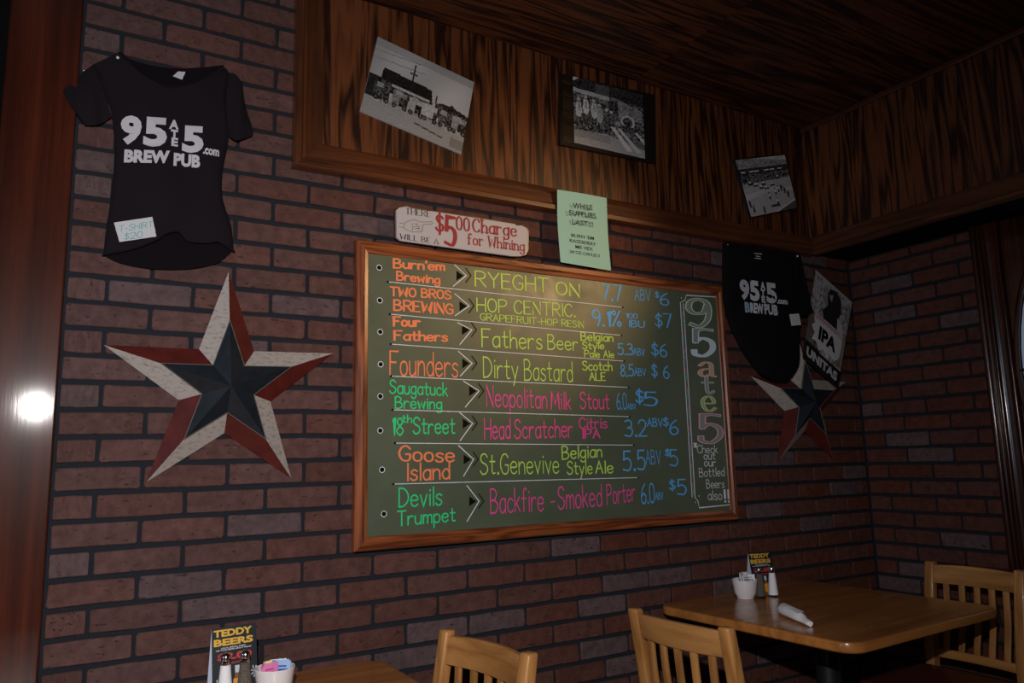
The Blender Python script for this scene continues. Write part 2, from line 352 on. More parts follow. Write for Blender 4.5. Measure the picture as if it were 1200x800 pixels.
# ------------------------------------------------------------------ flat lettering tools
def catmull(p, n=5):
    if len(p) < 3: return p
    q = [p[0]]+p+[p[-1]]; out = []
    for i in range(len(p)-1):
        a, b, c, d = q[i:i+4]
        for k in range(n):
            t = k/n
            out.append(tuple(.5*(2*b[j]+(c[j]-a[j])*t+(2*a[j]-5*b[j]+4*c[j]-d[j])*t*t+(3*b[j]-a[j]-3*c[j]+d[j])*t**3) for j in (0, 1)))
    out.append(p[-1]); return out
GL = {
'A': '0,0 3,10 6,0|1.2,4 4.8,4', 'B': '0,0 0,10|~0,10 3,10 4.8,8.2 3.5,5.8 0,5.3|~0,5.3 4,5 5.8,2.8 4,.3 0,0',
'C': '~5.6,8.2 4,9.9 1.6,9.4 0,6.5 0,3.5 1.6,.6 4,.1 5.6,1.8', 'D': '0,0 0,10|~0,10 3.6,9.4 5.9,6.5 5.8,3.2 3.4,.6 0,0',
'E': '5,0 0,0 0,10 5,10|0,5.2 4,5.2', 'F': '0,0 0,10 5.4,10|0,5.4 4,5.4', 'G': '~5.6,8.2 4,9.9 1.6,9.4 0,6.5 0,3.5 1.6,.6 4,.1 5.6,1.6 5.7,4.4|3.4,4.5 5.8,4.5',
'H': '0,0 0,10|6,0 6,10|0,5 6,5', 'I': '.6,0 .6,10', 'J': '~4,10 4,2 2.5,0 0,1.5', 'K': '0,0 0,10|5,10 0,4.5|1.6,5.8 5.4,0', 'L': '0,10 0,0 5,0',
'M': '0,0 .8,10 3.6,3 6.4,10 7.2,0', 'N': '0,0 0,10 5.6,0 5.6,10', 'O': '~3,10 .8,8.6 0,5 .8,1.4 3,0 5.2,1.4 6,5 5.2,8.6 3,10', 'P': '0,0 0,10|~0,10 4,9.8 5.6,7.8 4.2,5.2 0,4.8',
'Q': '~3,10 .8,8.6 0,5 .8,1.4 3,0 5.2,1.4 6,5 5.2,8.6 3,10|4,2 6.4,-.6', 'R': '0,0 0,10|~0,10 4,9.8 5.6,7.8 4.2,5.4 0,4.9|2.2,5 5.8,0', 'S': '~5.2,8.4 3.6,9.9 1.2,9.4 .4,7.4 1.6,5.7 4.2,4.6 5.4,2.6 4.2,.5 1.6,0 0,1.6',
'T': '0,10 6,10|3,10 3,0', 'U': '~0,10 0,3 1.2,.4 3,0 4.8,.4 6,3 6,10', 'V': '0,10 3,0 6,10', 'W': '0,10 1.9,0 4,7.5 6.1,0 8,10', 'X': '0,0 6,10|0,10 6,0', 'Y': '0,10 3,5 6,10|3,5 3,0', 'Z': '0,10 6,10 0,0 6,0',
'a': '~4.6,4.6 3.4,5.9 1.2,5.4 0,3 1,.4 3,.2 4.6,2|4.6,6 4.6,0', 'b': '0,10 0,0|~0,3.4 1.6,5.8 3.8,5.2 4.6,3 3.6,.5 1.6,.1 0,1.8', 'c': '~4.4,4.9 2.8,6 .8,5 0,3 .8,.8 2.8,0 4.4,1',
'd': '4.6,10 4.6,0|~4.6,3.6 3.2,5.9 1.1,5.3 0,3 1,.5 3,.1 4.6,1.8', 'e': '~.2,3.2 4.5,3.4 4,5.4 2.2,6 .5,5 0,3 .8,.7 2.8,0 4.6,1.1', 'f': '~4,9.2 2.8,10 1.6,8.8 1.5,6 1.5,0|0,5.6 3.4,5.6',
'g': '~4.6,4.6 3.4,5.9 1.2,5.4 0,3 1,.6 3,.4 4.6,2|~4.6,6 4.6,-1 3.4,-3 1.2,-3 .2,-1.8', 'h': '0,0 0,10|~0,3.6 1.8,5.8 3.7,5.4 4.3,3.8 4.4,0', 'i': '.5,6 .5,0|.4,8 .7,8.5', 'j': '~2,6 2,-1.5 .8,-3 -.8,-2.2|1.9,8 2.2,8.5',
'k': '0,0 0,10|3.8,6 0,2.4|1.4,3.6 4.2,0', 'l': '.5,10 .5,0', 'm': '0,0 0,6|~0,4 1.4,5.9 2.8,5.4 3.2,3.6 3.2,0|~3.2,4 4.6,5.9 6,5.4 6.4,3.6 6.4,0', 'n': '0,0 0,6|~0,3.6 1.8,5.8 3.7,5.4 4.3,3.8 4.4,0',
'o': '~2.3,6 .6,5.2 0,3 .6,.8 2.3,0 4,.8 4.6,3 4,5.2 2.3,6', 'p': '0,6 0,-3.4|~0,3.8 1.6,5.9 3.8,5.2 4.6,3 3.6,.5 1.6,.1 0,1.6', 'r': '0,6 0,0|~0,3.4 1.2,5.4 2.6,6 3.8,5.4', 's': '~4,5.2 2.4,6 .6,5.2 .8,3.8 3.4,2.6 4,1.2 2.8,.1 1,.1 0,1',
't': '1.6,9 1.6,1.2|~1.6,1.4 2.2,.2 3.8,.4|0,6 3.8,6', 'u': '~0,6 0,2 .8,.4 2.4,.1 4.2,1.8|4.3,6 4.3,0', 'v': '0,6 2.2,0 4.4,6', 'w': '0,6 1.6,0 3.1,5 4.6,0 6.2,6', 'x': '0,0 4.2,6|0,6 4.2,0', 'y': '0,6 2.2,.4|4.6,6 1.2,-3.4', 'z': '0,6 4,6 0,0 4,0',
'0': '~2.6,10 .6,8.6 0,5 .6,1.4 2.6,0 4.6,1.4 5.2,5 4.6,8.6 2.6,10', '1': '.4,8 2,10 2,0', '2': '~0,8 1.2,9.8 3.6,9.8 4.8,7.8 4,5 0,.2|0,0 5.2,0', '3': '~.2,9.2 2.4,10 4.4,8.8 4.2,6.4 1.8,5.4|~1.8,5.4 4.6,4.6 4.8,2 3,.1 0,.8',
'5': '4.8,10 .8,10 .5,5.6|~.5,5.6 2.6,6.4 4.8,5 5,2.4 3.4,.2 0,.8', '6': '~4.2,9.8 1.6,7.6 .1,4 .6,1 2.6,0 4.6,1.2 4.8,3.6 3,5.2 .6,4', '7': '0,10 5.4,10 2,0', '8': '~2.6,5.3 .5,7.6 2.6,10 4.7,7.6 2.6,5.3 0,2.6 2.6,0 5.2,2.6 2.6,5.3',
'9': '~4.8,7 3.2,4.9 .8,5.6 .2,7.8 1.6,9.8 3.8,9.6 4.9,7.4 4.6,3 3.4,0', '4': '4,0 4,10 0,3.4 5.2,3.4', '$': '~4.6,7.9 3.4,9 1.2,8.6 .6,6.9 2.4,5.2 4.4,4.2 4.8,2.4 3.2,1 1.2,1 0,2.2|2.5,10.4 2.5,-.6', '.': '.3,0 .9,0 .9,.6 .3,.6 .3,0',
'!': '.5,10 .5,2.8|.5,.6 .5,0', '-': '0,4 3,4', "'": '.5,10 .2,7.8', '%': '0,0 5,10|~1.2,10 0,8.6 1.2,7.2 2.2,8.6 1.2,10|~4.4,3 3.2,1.5 4.4,0 5.6,1.5 4.4,3', '*': '0,5 4,9|4,5 0,9|2,4.4 2,9.6', ',': '.6,.6 0,-1.6', ' ': ''}
def glyph(ch):
    st = []
    for s in GL[ch].split('|'):
        if not s: continue
        sm = s[0] == '~'; p = [tuple(float(c) for c in q.split(',')) for q in s.lstrip('~').split()]
        st.append(catmull(p) if sm else p)
    return st
RC = [0.]
def ribbon(mb, pts, w, contrast=0, close_z=0):
    P = [np.array(p, float) for p in pts]; n = len(P)
    if n < 2: return
    L, R = [], []
    for i in range(n):
        a = P[max(i-1, 0)]; b = P[min(i+1, n-1)]; d = b-a; l = math.hypot(*d) or 1; d = d/l
        nn = np.array((-d[1], d[0])); ww = w
        if contrast: ww = w*(1-contrast+contrast*abs(d[1]))
        p = P[i]
        if 0 < i < n-1:
            d1 = P[i]-P[i-1]; d2 = P[i+1]-P[i]; l1 = math.hypot(*d1) or 1; l2 = math.hypot(*d2) or 1
            cs = max(.35, math.sqrt(max(0, (1+(d1@d2)/(l1*l2))/2))); ww = ww/cs
        elif i == 0: p = p-d*w*.4
        else: p = p+d*w*.4
        L.append(p+nn*ww/2); R.append(p-nn*ww/2)
    zz = close_z+RC[0]; RC[0] = (RC[0]+2.2e-5) % 4e-4
    mb.add([(x[0], x[1], zz+i*1.5e-6) for h_ in (L, R) for i, x in enumerate(h_)], [(i, i+1, n+i+1, n+i) for i in range(n-1)])
SERIF_ENDS = True
def text_strokes(s, contrast=0, w=.9, serif=False, spacing=1.7, jit=0, seed=0):
    mb = MB(); x = 0; rnd = random.Random(seed)
    for ch in s:
        if ch == ' ': x += 4; continue
        st = glyph(ch); wd = max(p[0] for q in st for p in q); dy = rnd.uniform(-jit, jit); sh = rnd.uniform(-jit, jit)*.05
        for q in st:
            q2 = [(x+a+(b*sh), b+dy) for a, b in q]
            ribbon(mb, q2, w, contrast)
            if serif and not ch in '.!-\'$':
                for e, o in ((q2[0], q2[1]), (q2[-1], q2[-2])):
                    if abs(e[0]-o[0]) < abs(e[1]-o[1])*.9 and (abs(e[1]-round(e[1])) < .05 and int(round(e[1])) in (0, 6, 10, -3)):
                        sg = 1 if o[1] < e[1] else -1
                        mb.add([(e[0]-w*1.05, e[1]-.05*sg, 0), (e[0]+w*1.05, e[1]-.05*sg, 0), (e[0]+w*1.05, e[1]-sg*.75, 0), (e[0]-w*1.05, e[1]-sg*.75, 0)], [(0, 1, 2, 3)])
        x += wd+spacing
    return mb, x-spacing
_tc = {}
def text_block(s, bold=.03):              # block lettering from the built-in font, 2D verts and faces, normalised to height 10
    if (s, bold) in _tc: mb = _tc[(s, bold)]
    else:
        cu = bpy.data.curves.new('t', 'FONT'); cu.body = s; cu.offset = bold; cu.resolution_u = 3; cu.fill_mode = 'BOTH'
        o = bpy.data.objects.new('t', cu); col.objects.link(o); dg = bpy.context.evaluated_depsgraph_get(); dg.update()
        me = bpy.data.meshes.new_from_object(o.evaluated_get(dg)); mb = MB()
        vs = [v.co[:] for v in me.vertices]; x0 = min(v[0] for v in vs); y0 = min(v[1] for v in vs); h = max(v[1] for v in vs)-y0
        mb.add([((v[0]-x0)*10/h, (v[1]-y0)*10/h, 0) for v in vs], [tuple(p.vertices) for p in me.polygons])
        bpy.data.objects.remove(o); bpy.data.meshes.remove(me); bpy.data.curves.remove(cu); _tc[(s, bold)] = mb
    return mb, max(v[0] for v in mb.v)
def fit(mb, wd, O, U, V, out, lift=None):  # map unit text (wd wide, 10 high) on the parallelogram O,U,V
    O, U, V = Vector(O), Vector(U), Vector(V); vs = []
    for x, y, z in mb.v:
        p = O+U*(x/wd)+V*(y/10)
        if lift: p = Vector(lift(p))
        p.y -= z
        vs.append(p)
    out.add(vs, mb.f); return out
def label_px(out, s, a, b, hpx, y, style='hand', w=.9, lift=None, seed=0, jit=.15, bold=.03, **kw):
    A, B = W(*a, y), W(*b, y); T = W(a[0], a[1]-hpx, y); V = Vector((0, 0, (T-A).length))
    if style == 'hand': mb, wd = text_strokes(s, 0, w, False, jit=jit, seed=seed)
    elif style == 'serif': mb, wd = text_strokes(s, .6, w, True, spacing=2.3)
    else: mb, wd = text_block(s, bold)
    return fit(mb, wd, A, B-A, V, out, lift)
def ink(name, c, r=.6): return mat(name, c, r)

# ------------------------------------------------------------------ chalkboard
bd = empty('chalkboard', ((BX0+BX1)/2, D, BZ0), 0, 'oak-framed green chalkboard listing eight beers in coloured marker on the brick wall', 'chalkboard')
CH = mat('green_chalkboard', (.040, .062, .045), .38, spec=.7)
v = coords(CH, (1, 1, 1), False)
cc = ramp(CH, noise(CH, v, 5, 4, .6), [(.3, (.085, .110, .068)), (.75, (.112, .140, .088))])
CH.node_tree.links.new(cc, CH.node_tree.nodes['Principled BSDF'].inputs['Base Color'])
rr = ramp(CH, noise(CH, v, 9, 3, .6), [(.3, (.36,)*3), (.7, (.5,)*3)]); CH.node_tree.links.new(rr, CH.node_tree.nodes['Principled BSDF'].inputs['Roughness'])
SY = 2.106                                # writing surface
FWD = .044
attach(MB().box((BX0+.02, SY, BZ0+.02), (BX1-.02, SY+.02, BZ1-.02)).build('writing_surface', CH), bd)
def rail(p, d, wd, L, mt):
    p, d, wd = Vector(p), Vector(d), Vector(wd); t = Vector((0, -1, 0))
    pr = [(0, 0), (0, .026), (.004, .032), (.020, .034), (.026, .029), (.036, .027), (FWD-.003, .020), (FWD, .012), (FWD, 0)]
    vs = [p+wd*a+t*b+d*a for a, b in pr]+[p+d*L+wd*a+t*b-d*a for a, b in pr]; n = len(pr)
    fs = [(k, (k+1) % n, n+(k+1) % n, n+k) for k in range(n)]+[tuple(range(n)), tuple(range(n, 2*n))]
    attach(MB().add(vs, fs).build('frame_rail', mt), bd)
BW, BHH = BX1-BX0, BZ1-BZ0
rail((BX0, D-.0005, BZ1), (1, 0, 0), (0, 0, -1), BW, OAK['x']); rail((BX0, D-.0005, BZ0), (1, 0, 0), (0, 0, 1), BW, OAK['x'])
rail((BX0, D-.0005, BZ0), (0, 0, 1), (1, 0, 0), BHH, OAK['z']); rail((BX1, D-.0005, BZ0), (0, 0, 1), (-1, 0, 0), BHH, OAK['z'])
I_OR = ink('orange_marker', (1, .27, .11)); I_GR = ink('green_marker', (.02, .80, .27)); I_YG = ink('lime_marker', (.56, .86, .12)); I_PK = ink('pink_marker', (1, .07, .40))
I_BL = ink('blue_marker', (.12, .46, .95)); I_WH = ink('white_marker', (.82, .85, .92)); I_BK = ink('black_marker', (.008, .007, .006)); I_GY = ink('chalk_hatch', (.26, .30, .29))
I_BK.node_tree.nodes['Principled BSDF'].inputs['Specular IOR Level'].default_value = .05
LY = SY-.0006
R1 = lambda x, y: (410+x/4.2125, 270+y/4.2125)
R2 = lambda x, y: (640+x/4.2125, 290+y/4.2125)
R3 = lambda x, y: (410+x/3.81, 440+y/3.81)
R4 = lambda x, y: (640+x/4.2125, 440+y/4.2125)
def writing(mt, label, items, y=LY, w=.9):
    for k, (s, a, b, hp, *o) in enumerate(items):
        out = MB(); label_px(out, s, a, b, hp, y, 'hand', (o[0] if o else w)*1.34, seed=k*7+len(s))
        attach(out.build('lettering', mt, label=label), bd)
writing(I_OR, 'orange brewery name in the first row', [("Burn'em", R1(217, 184), R1(466, 197), 10.5), ('Brewing', R1(232, 244), R1(443, 262), 10)], w=1.35)
writing(I_OR, 'orange brewery name in the second row', [('TWO BROS', R1(200, 320), R1(497, 338), 10, 1.35), ('BREWING', R1(218, 392), R1(508, 412), 12, 1.2)])
writing(I_OR, 'orange brewery name in the third row', [('Four', R1(217, 470), R1(345, 473), 10.5, 1.6), ('Fathers', R1(220, 540), R1(480, 546), 11, 1.3)])
writing(I_OR, 'large orange brewery name in the fourth row', [('Founders', R1(198, 712), R1(532, 722), 28, .62)])
writing(I_GR, 'green brewery name in the fifth row', [('Saugatuck', R3(178, 78), R3(435, 90), 15.5, .8), ('Brewing', R3(203, 145), R3(410, 148), 13.5, .85)])
writing(I_GR, 'green street name in the sixth row', [('18', R3(188, 265), R3(238, 264), 20, .75), ('th', R3(234, 208), R3(276, 210), 9, 1), ('Street', R3(283, 260), R3(468, 258), 19, .75)])
writing(I_OR, 'orange brewery name in the seventh row', [('Goose', R3(222, 380), R3(465, 385), 17.5, .9), ('Island', R3(255, 468), R3(445, 460), 20, .8)])
writing(I_GR, 'green brewery name in the bottom row', [('Devils', R3(220, 587), R3(410, 576), 22, .65), ('Trumpet', R3(213, 670), R3(470, 648), 17, .75)])
writing(I_YG, 'lime beer name in the first row', [('RYEGHT', (557, 335), (642, 342.5), 17.5, .62), ('ON', (652, 344.5), (679, 347.5), 14.5, .7)])
writing(I_YG, 'lime beer name in the second row', [('HOP CENTRIC.', (559, 364.5), (674, 371), 15.5, .65), ('GRAPEFRUIT-HOP RESIN', (563, 375), (684, 384), 8, .8)])
writing(I_YG, 'lime beer name and style in the third row', [('Fathers', (565, 406), (635, 409), 21, .55), ('Beer', (642, 409), (677, 410.5), 17, .6), ('Belgian', R2(172, 457), R2(330, 463), 9.3, 1), ('Style', R2(180, 500), R2(285, 500), 8, 1), ('Pale Ale', R2(190, 540), R2(335, 544), 8, 1)])
writing(I_YG, 'lime beer name and style in the fourth row', [('Dirty', (566.7, 442), (607, 444), 24, .5), ('Bastard', (614.6, 445), (671, 447), 24, .5), ('Scotch', R2(180, 605), R2(325, 607), 10.5, .95), ('ALE', R2(215, 655), R2(292, 655), 9, 1)])
writing(I_PK, 'pink beer name in the fifth row', [('Neopolitan', (570.5, 476), (641, 478.5), 24, .55), ('Milk', (646, 479), (669, 479.5), 20, .6), ('Stout', (680, 478.5), (714, 479), 19, .65)])
writing(I_PK, 'pink beer name and style in the sixth row', [('Head', (568, 514), (598, 513.5), 24, .6), ('Scratcher', (603, 513.5), (671, 512), 22, .6), ('Citris', R4(165, 262), R4(300, 258), 12.5, .8), ('IPA', R4(180, 310), R4(265, 306), 10.5, .95)])
writing(I_YG, 'lime beer name and style in the seventh row', [('St.Genevive', (563, 555.5), (655, 554), 24, .5), ('Belgian', R4(80, 412), R4(275, 400), 15, .75), ('Style', R4(105, 487), R4(228, 483), 15, .75), ('Ale', R4(245, 482), R4(330, 479), 14, .8)])
writing(I_PK, 'pink beer name in the bottom row', [('Backfire', (575, 601), (637, 598), 28, .5), ('-', (646, 593), (650, 592), 12, .9), ('Smoked', R4(60, 660), R4(275, 642), 26, .55), ('Porter', R4(302, 637), R4(440, 617), 23, .6)])
BLUES = [('first', [('7.7', R2(275, 258), R2(372, 262), 18, .85), ('ABV', R2(438, 258), R2(515, 262), 12, .7), ('$', R2(538, 247), R2(558, 249), 7, .9), ('6', R2(565, 283), R2(605, 287), 14, .7)]),
 ('second', [('9.1%', R2(228, 385), R2(370, 390), 18.5, .8), ('100', R2(395, 348), R2(450, 350), 5.5, 1), ('IBU', R2(410, 391), R2(485, 394), 7.5, 1), ('$7', R2(540, 392), R2(620, 396), 16, .7)]),
 ('third', [('5.3', R2(355, 528), R2(428, 530), 13, .85), ('ABV', R2(432, 530), R2(487, 534), 8, 1), ('$6', R2(522, 532), R2(595, 540), 15, .7)]),
 ('fourth', [('8.5', R2(368, 635), R2(432, 634), 13.5, .85), ('ABV', R2(437, 630), R2(492, 632), 8, 1), ('$ 6', R2(522, 637), R2(607, 648), 15, .75)]),
 ('fifth', [('6.0', R4(350, 165), R4(398, 166), 19, .65), ('ABV', R4(402, 165), R4(443, 165), 6, 1.1), ('$', R4(445, 137), R4(478, 137), 16, .9), ('5', R4(485, 150), R4(548, 150), 16, .7)]),
 ('sixth', [('3.2', R4(390, 300), R4(497, 298), 19, .65), ('ABV', R4(500, 250), R4(575, 250), 9, 1), ('$', R4(580, 250), R4(605, 250), 10, .9), ('6', R4(612, 292), R4(652, 291), 17, .7)]),
 ('seventh', [('5.5', R4(382, 470), R4(490, 464), 23, .65), ('ABV', R4(494, 436), R4(566, 436), 16, .6), ('$', R4(588, 397), R4(612, 397), 8, 1.1), ('5', R4(612, 447), R4(650, 447), 19, .6)]),
 ('bottom', [('6.0', R4(472, 632), R4(536, 626), 23, .65), ('ABV', R4(540, 612), R4(578, 609), 8, 1), ('$', R4(610, 566), R4(637, 565), 12, .9), ('5', R4(650, 590), R4(692, 588), 18, .7)])]
for nm, it in BLUES: writing(I_BL, 'blue strength and price in the %s row' % nm, it)
def px_ribbon(out, pts, wpx, y=LY):
    P = [W(*p, y) for p in pts]; k = .0019*wpx*1.15
    mb = MB(); ribbon(mb, [(p[0], p[2]) for p in P], k)
    out.add([(a, y-c, b) for a, b, c in mb.v], mb.f)
def px_disc(out, c, rpx, y=LY, n=16, r0=0):
    C = W(*c, y); k = .0021*rpx
    if r0:
        k0 = .0021*r0; out.add([(C[0]+q*math.cos(2*PI*i/n), y, C[2]+q*math.sin(2*PI*i/n)) for q in (k, k0) for i in range(n)], [(i, (i+1) % n, n+(i+1) % n, n+i) for i in range(n)])
    else: out.add([(C[0]+k*math.cos(2*PI*i/n), y, C[2]+k*math.sin(2*PI*i/n)) for i in range(n)], [tuple(range(n))])
lines = [((454.6, 330), (729.7, 360)), ((457, 368), (728.3, 392.8)), ((458, 403), (731.4, 423)), ((458.2, 440.5), (736.6, 453.8)), ((460, 480), (738, 488)), ((463, 519), (742.6, 521.4)), ((461, 567), (748, 559.4))]
for a, b in lines:
    o = MB(); px_ribbon(o, [a, b], 1.0); l = attach(o.build('divider_line', I_WH), bd)
    for p_ in (a, b): o = MB(); px_disc(o, p_, 1.7, LY-.0008); e = o.build('line_end', I_BK); e.parent = l
tips = [(R1, (518, 170), (575, 222), (510, 275)), (R1, (518, 312), (590, 372), (520, 420)), (R1, (532, 455), (602, 490), (543, 562)), (R1, (536, 597), (604, 655), (545, 718)),
        (R3, (508, 25), (577, 68), (515, 140)), (R3, (490, 165), (548, 213), (492, 290)), (R3, (485, 312), (552, 373), (508, 448)), (R3, (522, 490), (577, 560), (523, 650))]
for Rn, a, t, b in tips:
    A, T, B = Rn(*a), Rn(*t), Rn(*b); o = MB()
    px_ribbon(o, [A, T, B], 1.3, LY-.0003); k = attach(o.build('arrow_mark', I_WH), bd)
    o = MB(); x0 = T[0]-11.5; px_ribbon(o, [(T[0]-.5, T[1]-8.5), (T[0]+5.5, T[1]), (T[0]-.5, T[1]+8)], 1.5)
    P = [W(x0, T[1]-5.5, LY), W(x0+8.5, T[1]+.3, LY), W(x0, T[1]+6, LY)]; o.add(P, [(0, 1, 2)])
    s_ = o.build('arrow_shadow', I_BK); s_.parent = k
for c in [R1(145, 183), R1(148, 345), R1(150, 500), R1(152, 660), R3(136, 92), R3(136, 245), R3(144, 420), R3(152, 617)]:
    o = MB(); px_disc(o, c, 4.3, LY, 20, 3.3); e = attach(o.build('eyelet', I_WH), bd)
    o = MB(); px_disc(o, c, 3.2, LY-.0004, 20); s_ = o.build('eyelet_hole', I_BK); s_.parent = e
o = MB()
px_ribbon(o, [(838.2, 347.9), (804, 345.9), (803, 351), (800, 353), (797.2, 354.5), (811, 582)], 1.5)
px_ribbon(o, [(801, 355.5), (814.5, 582.6), (818, 587), (819.4, 594.8), (857.2, 591)], 1.6)
for c in ((798.6, 349), (803.8, 353.6), (819.2, 581), (815, 588.4)): px_disc(o, c, 1.1)
attach(o.build('border_ornament', I_WH), bd)
for mt, ph in ((ink('purple_marker', (.25, .10, .45)), 0), (ink('rose_marker', (.65, .20, .30)), 1), (ink('teal_marker', (.12, .42, .38)), 2)):
    o = MB()
    for i in range(ph, 30, 3):
        t0, t1 = i/30, (i+.75)/30; f2 = lambda t: (799.3+t*13.3, 357+t*224)
        px_ribbon(o, [f2(t0), f2(t1)], 1.6)
    attach(o.build('border_dash', mt), bd)
def outline_char(ch, c, wpx, hpx, mt, fill, lab, seed=0):
    a = W(c[0]-wpx/2, c[1]+hpx/2, LY); b = W(c[0]+wpx/2, c[1]+hpx/2, LY); t = W(c[0]-wpx/2, c[1]-hpx/2, LY)
    k = None
    if ch in '95': polys = {'9': '~4.6,7.4 3.8,5.2 1.6,4.8 .2,6.4 .6,9 2.6,10 4.6,8.9 5.2,6 4.6,2.2 2.6,0 .6,.8', '5': '5,9.6 3.2,9.9 .9,9.6 .7,5.4|~.7,5.4 2.6,6.5 4.9,5.2 5,2.3 2.8,.1 .5,.6 .2,1.8'}[ch]; k = 5.2
    elif ch == 'a': polys = '~.6,7.6 2.4,9.6 4.2,8.6 4.4,5 4.4,1 5.4,.2|~4.4,5.4 1.2,4.6 .4,2 1.8,.2 4.4,2'; k = 5
    elif ch == 't': polys = '~2,10 2,2.5 3,.3 4.8,1.4|.2,7 4.6,7'; k = 5
    else: polys = '~.6,5.2 4.6,5.4 4,9 2.2,9.8 .4,7.8 .1,4.4 1.4,.7 3.4,.2 5,1.8'; k = 5
    big, small = MB(), MB()
    for s in polys.split('|'):
        sm = s[0] == '~'; p = [tuple(float(q) for q in z.split(',')) for z in s.lstrip('~').split()]
        if sm: p = catmull(p)
        ribbon(big, p, 1.75, .5); ribbon(small, p, 1.15, .62)
    V = Vector((0, 0, t[2]-a[2]))
    B_ = attach(fit(big, k, a, b-a, V, MB()).build('lettering', mt, label=lab), bd)
    s2 = fit(small, k, a+Vector((0, -.0003, 0)), b-a, V, MB()).build('lettering_fill', fill); s2.parent = B_
outline_char('9', R2(757, 322), 24, 32, ink('mint_chalk', (.62, .80, .52)), I_GY, 'outlined mint chalk 9 at the top of the right column')
outline_char('5', R2(777, 468), 23, 32, ink('pale_blue_chalk', (.62, .76, .86)), I_GY, 'outlined pale blue chalk 5 in the right column')
outline_char('a', R2(791, 600), 17, 17.5, ink('salmon_chalk', (1, .48, .32)), ink('hatch_salmon', (.55, .42, .36)), 'outlined salmon chalk letter a in the right column')
outline_char('t', R2(801, 682), 13, 19, ink('white_chalk', (.72, .76, .72)), I_GY, 'outlined white chalk letter t in the right column')
outline_char('e', R4(804, 138), 14, 17.5, ink('yellow_chalk', (.74, .88, .28)), ink('hatch_yellow', (.40, .45, .30)), 'outlined yellow chalk letter e in the right column')
outline_char('5', R4(812, 260), 24, 34, ink('rose_chalk', (.90, .42, .55)), I_GY, 'outlined rose chalk 5 low in the right column')
writing(I_WH, 'small white bottled-beer note low in the right column', [('*', R4(730, 372), R4(745, 372), 10, 1), ('Check', R4(748, 382), R4(846, 382), 9.5, .6), ('out', R4(780, 414), R4(835, 414), 9, .7), ('our', R4(782, 447), R4(838, 447), 9, .7), ('Bottled', R4(757, 500), R4(880, 494), 10, .6), ('Beers', R4(792, 556), R4(880, 553), 10, .6), ('also', R4(800, 614), R4(868, 612), 11, .6), ('!!', R4(880, 622), R4(902, 622), 14, .9)])

# ------------------------------------------------------------------ sign and green notice on top of the board
SIGNP = ink('aged_white_paint', (.52, .50, .53), .55); I_RED = ink('dark_red_paint', (.33, .025, .03)); I_PB = ink('black_print', (.02, .018, .02))
gy = 2.085
out_px = [(464.5, 246), (468, 243), (477, 241.5), (482, 243.5), (505, 247), (560, 255.5), (603, 262.3), (605.5, 264.2), (611, 264), (617, 267), (618.8, 271), (618.2, 293), (615.5, 298.5), (610, 300.2), (600, 300), (545, 292.5), (470, 282), (465, 278)]
sg = empty('wooden_sign', W(540, 296, gy), 0, 'long white wooden sign with red five-dollar whining charge lettering leaning above the chalkboard', 'sign')
def plate(pts, y0, th, bev=0):
    P = [W(*p, y0) for p in pts]; n = len(P); mb = MB()
    mb.add([(p[0], y0, p[2]) for p in P]+[(p[0], y0+th, p[2]) for p in P], [tuple(range(n)), tuple(range(n, 2*n))[::-1]]+[(k, (k+1) % n, n+(k+1) % n, n+k) for k in range(n)])
    return mb
attach(plate(out_px, gy, .010).build('painted_face', SIGNP, bevel=.001), sg)
attach(plate([(x-(2.2 if x < 540 else -1), y-(1.5 if y < 262 else 0)) for x, y in out_px], gy+.0105, .008).build('backing_board', TRIM['x']), sg)
S5 = lambda x, y: (450+x/4.286, 220+y/4.286)
def put(root, mt, label, items, y, name='lettering', **k2):
    for s, a, b, hp, st, wv in items:
        o = MB(); label_px(o, s, a, b, hp, y, st, wv, bold=wv if st == 'block' else .03, **k2)
        attach(o.build(name, mt, label=label), root)
put(sg, I_PB, 'small black words at the left end', [('THERE', S5(110, 130), S5(232, 146), 7, 'serif', 1.25), ('WILL BE A', S5(82, 256), S5(272, 282), 6, 'serif', 1.25)], gy-.0006)
put(sg, I_RED, 'red price and charge wording', [('$', S5(262, 222), S5(297, 228), 22, 'serif', 1.7), ('5', S5(310, 286), S5(358, 292), 33, 'serif', 2.2), ('00', S5(365, 208), S5(428, 218), 15, 'serif', 1.9), ('Charge', S5(448, 220), S5(664, 244), 15, 'serif', 1.75), ('for Whining', S5(420, 282), S5(704, 318), 12.5, 'serif', 1.6)], gy-.0006)
o = MB()                                   # pointing hand drawing
hand = [[(105, 205), (98, 190), (110, 172), (130, 165), (150, 160), (175, 168), (183, 172), (240, 170), (246, 176), (240, 182), (195, 184)], [(195, 184), (198, 195), (190, 205), (196, 212), (185, 222), (165, 222), (150, 222), (128, 218), (105, 205)], [(150, 180), (170, 182), (165, 195), (150, 195)], [(155, 205), (175, 203), (172, 215)], [(78, 178), (100, 176)], [(76, 195), (96, 200)], [(140, 178), (146, 200), (140, 215)], [(185, 190), (172, 196), (180, 208)]]
for q in hand: px_ribbon(o, [S5(*p) for p in q], .55, gy-.0006)
attach(o.build('hand_drawing', I_PB), sg)
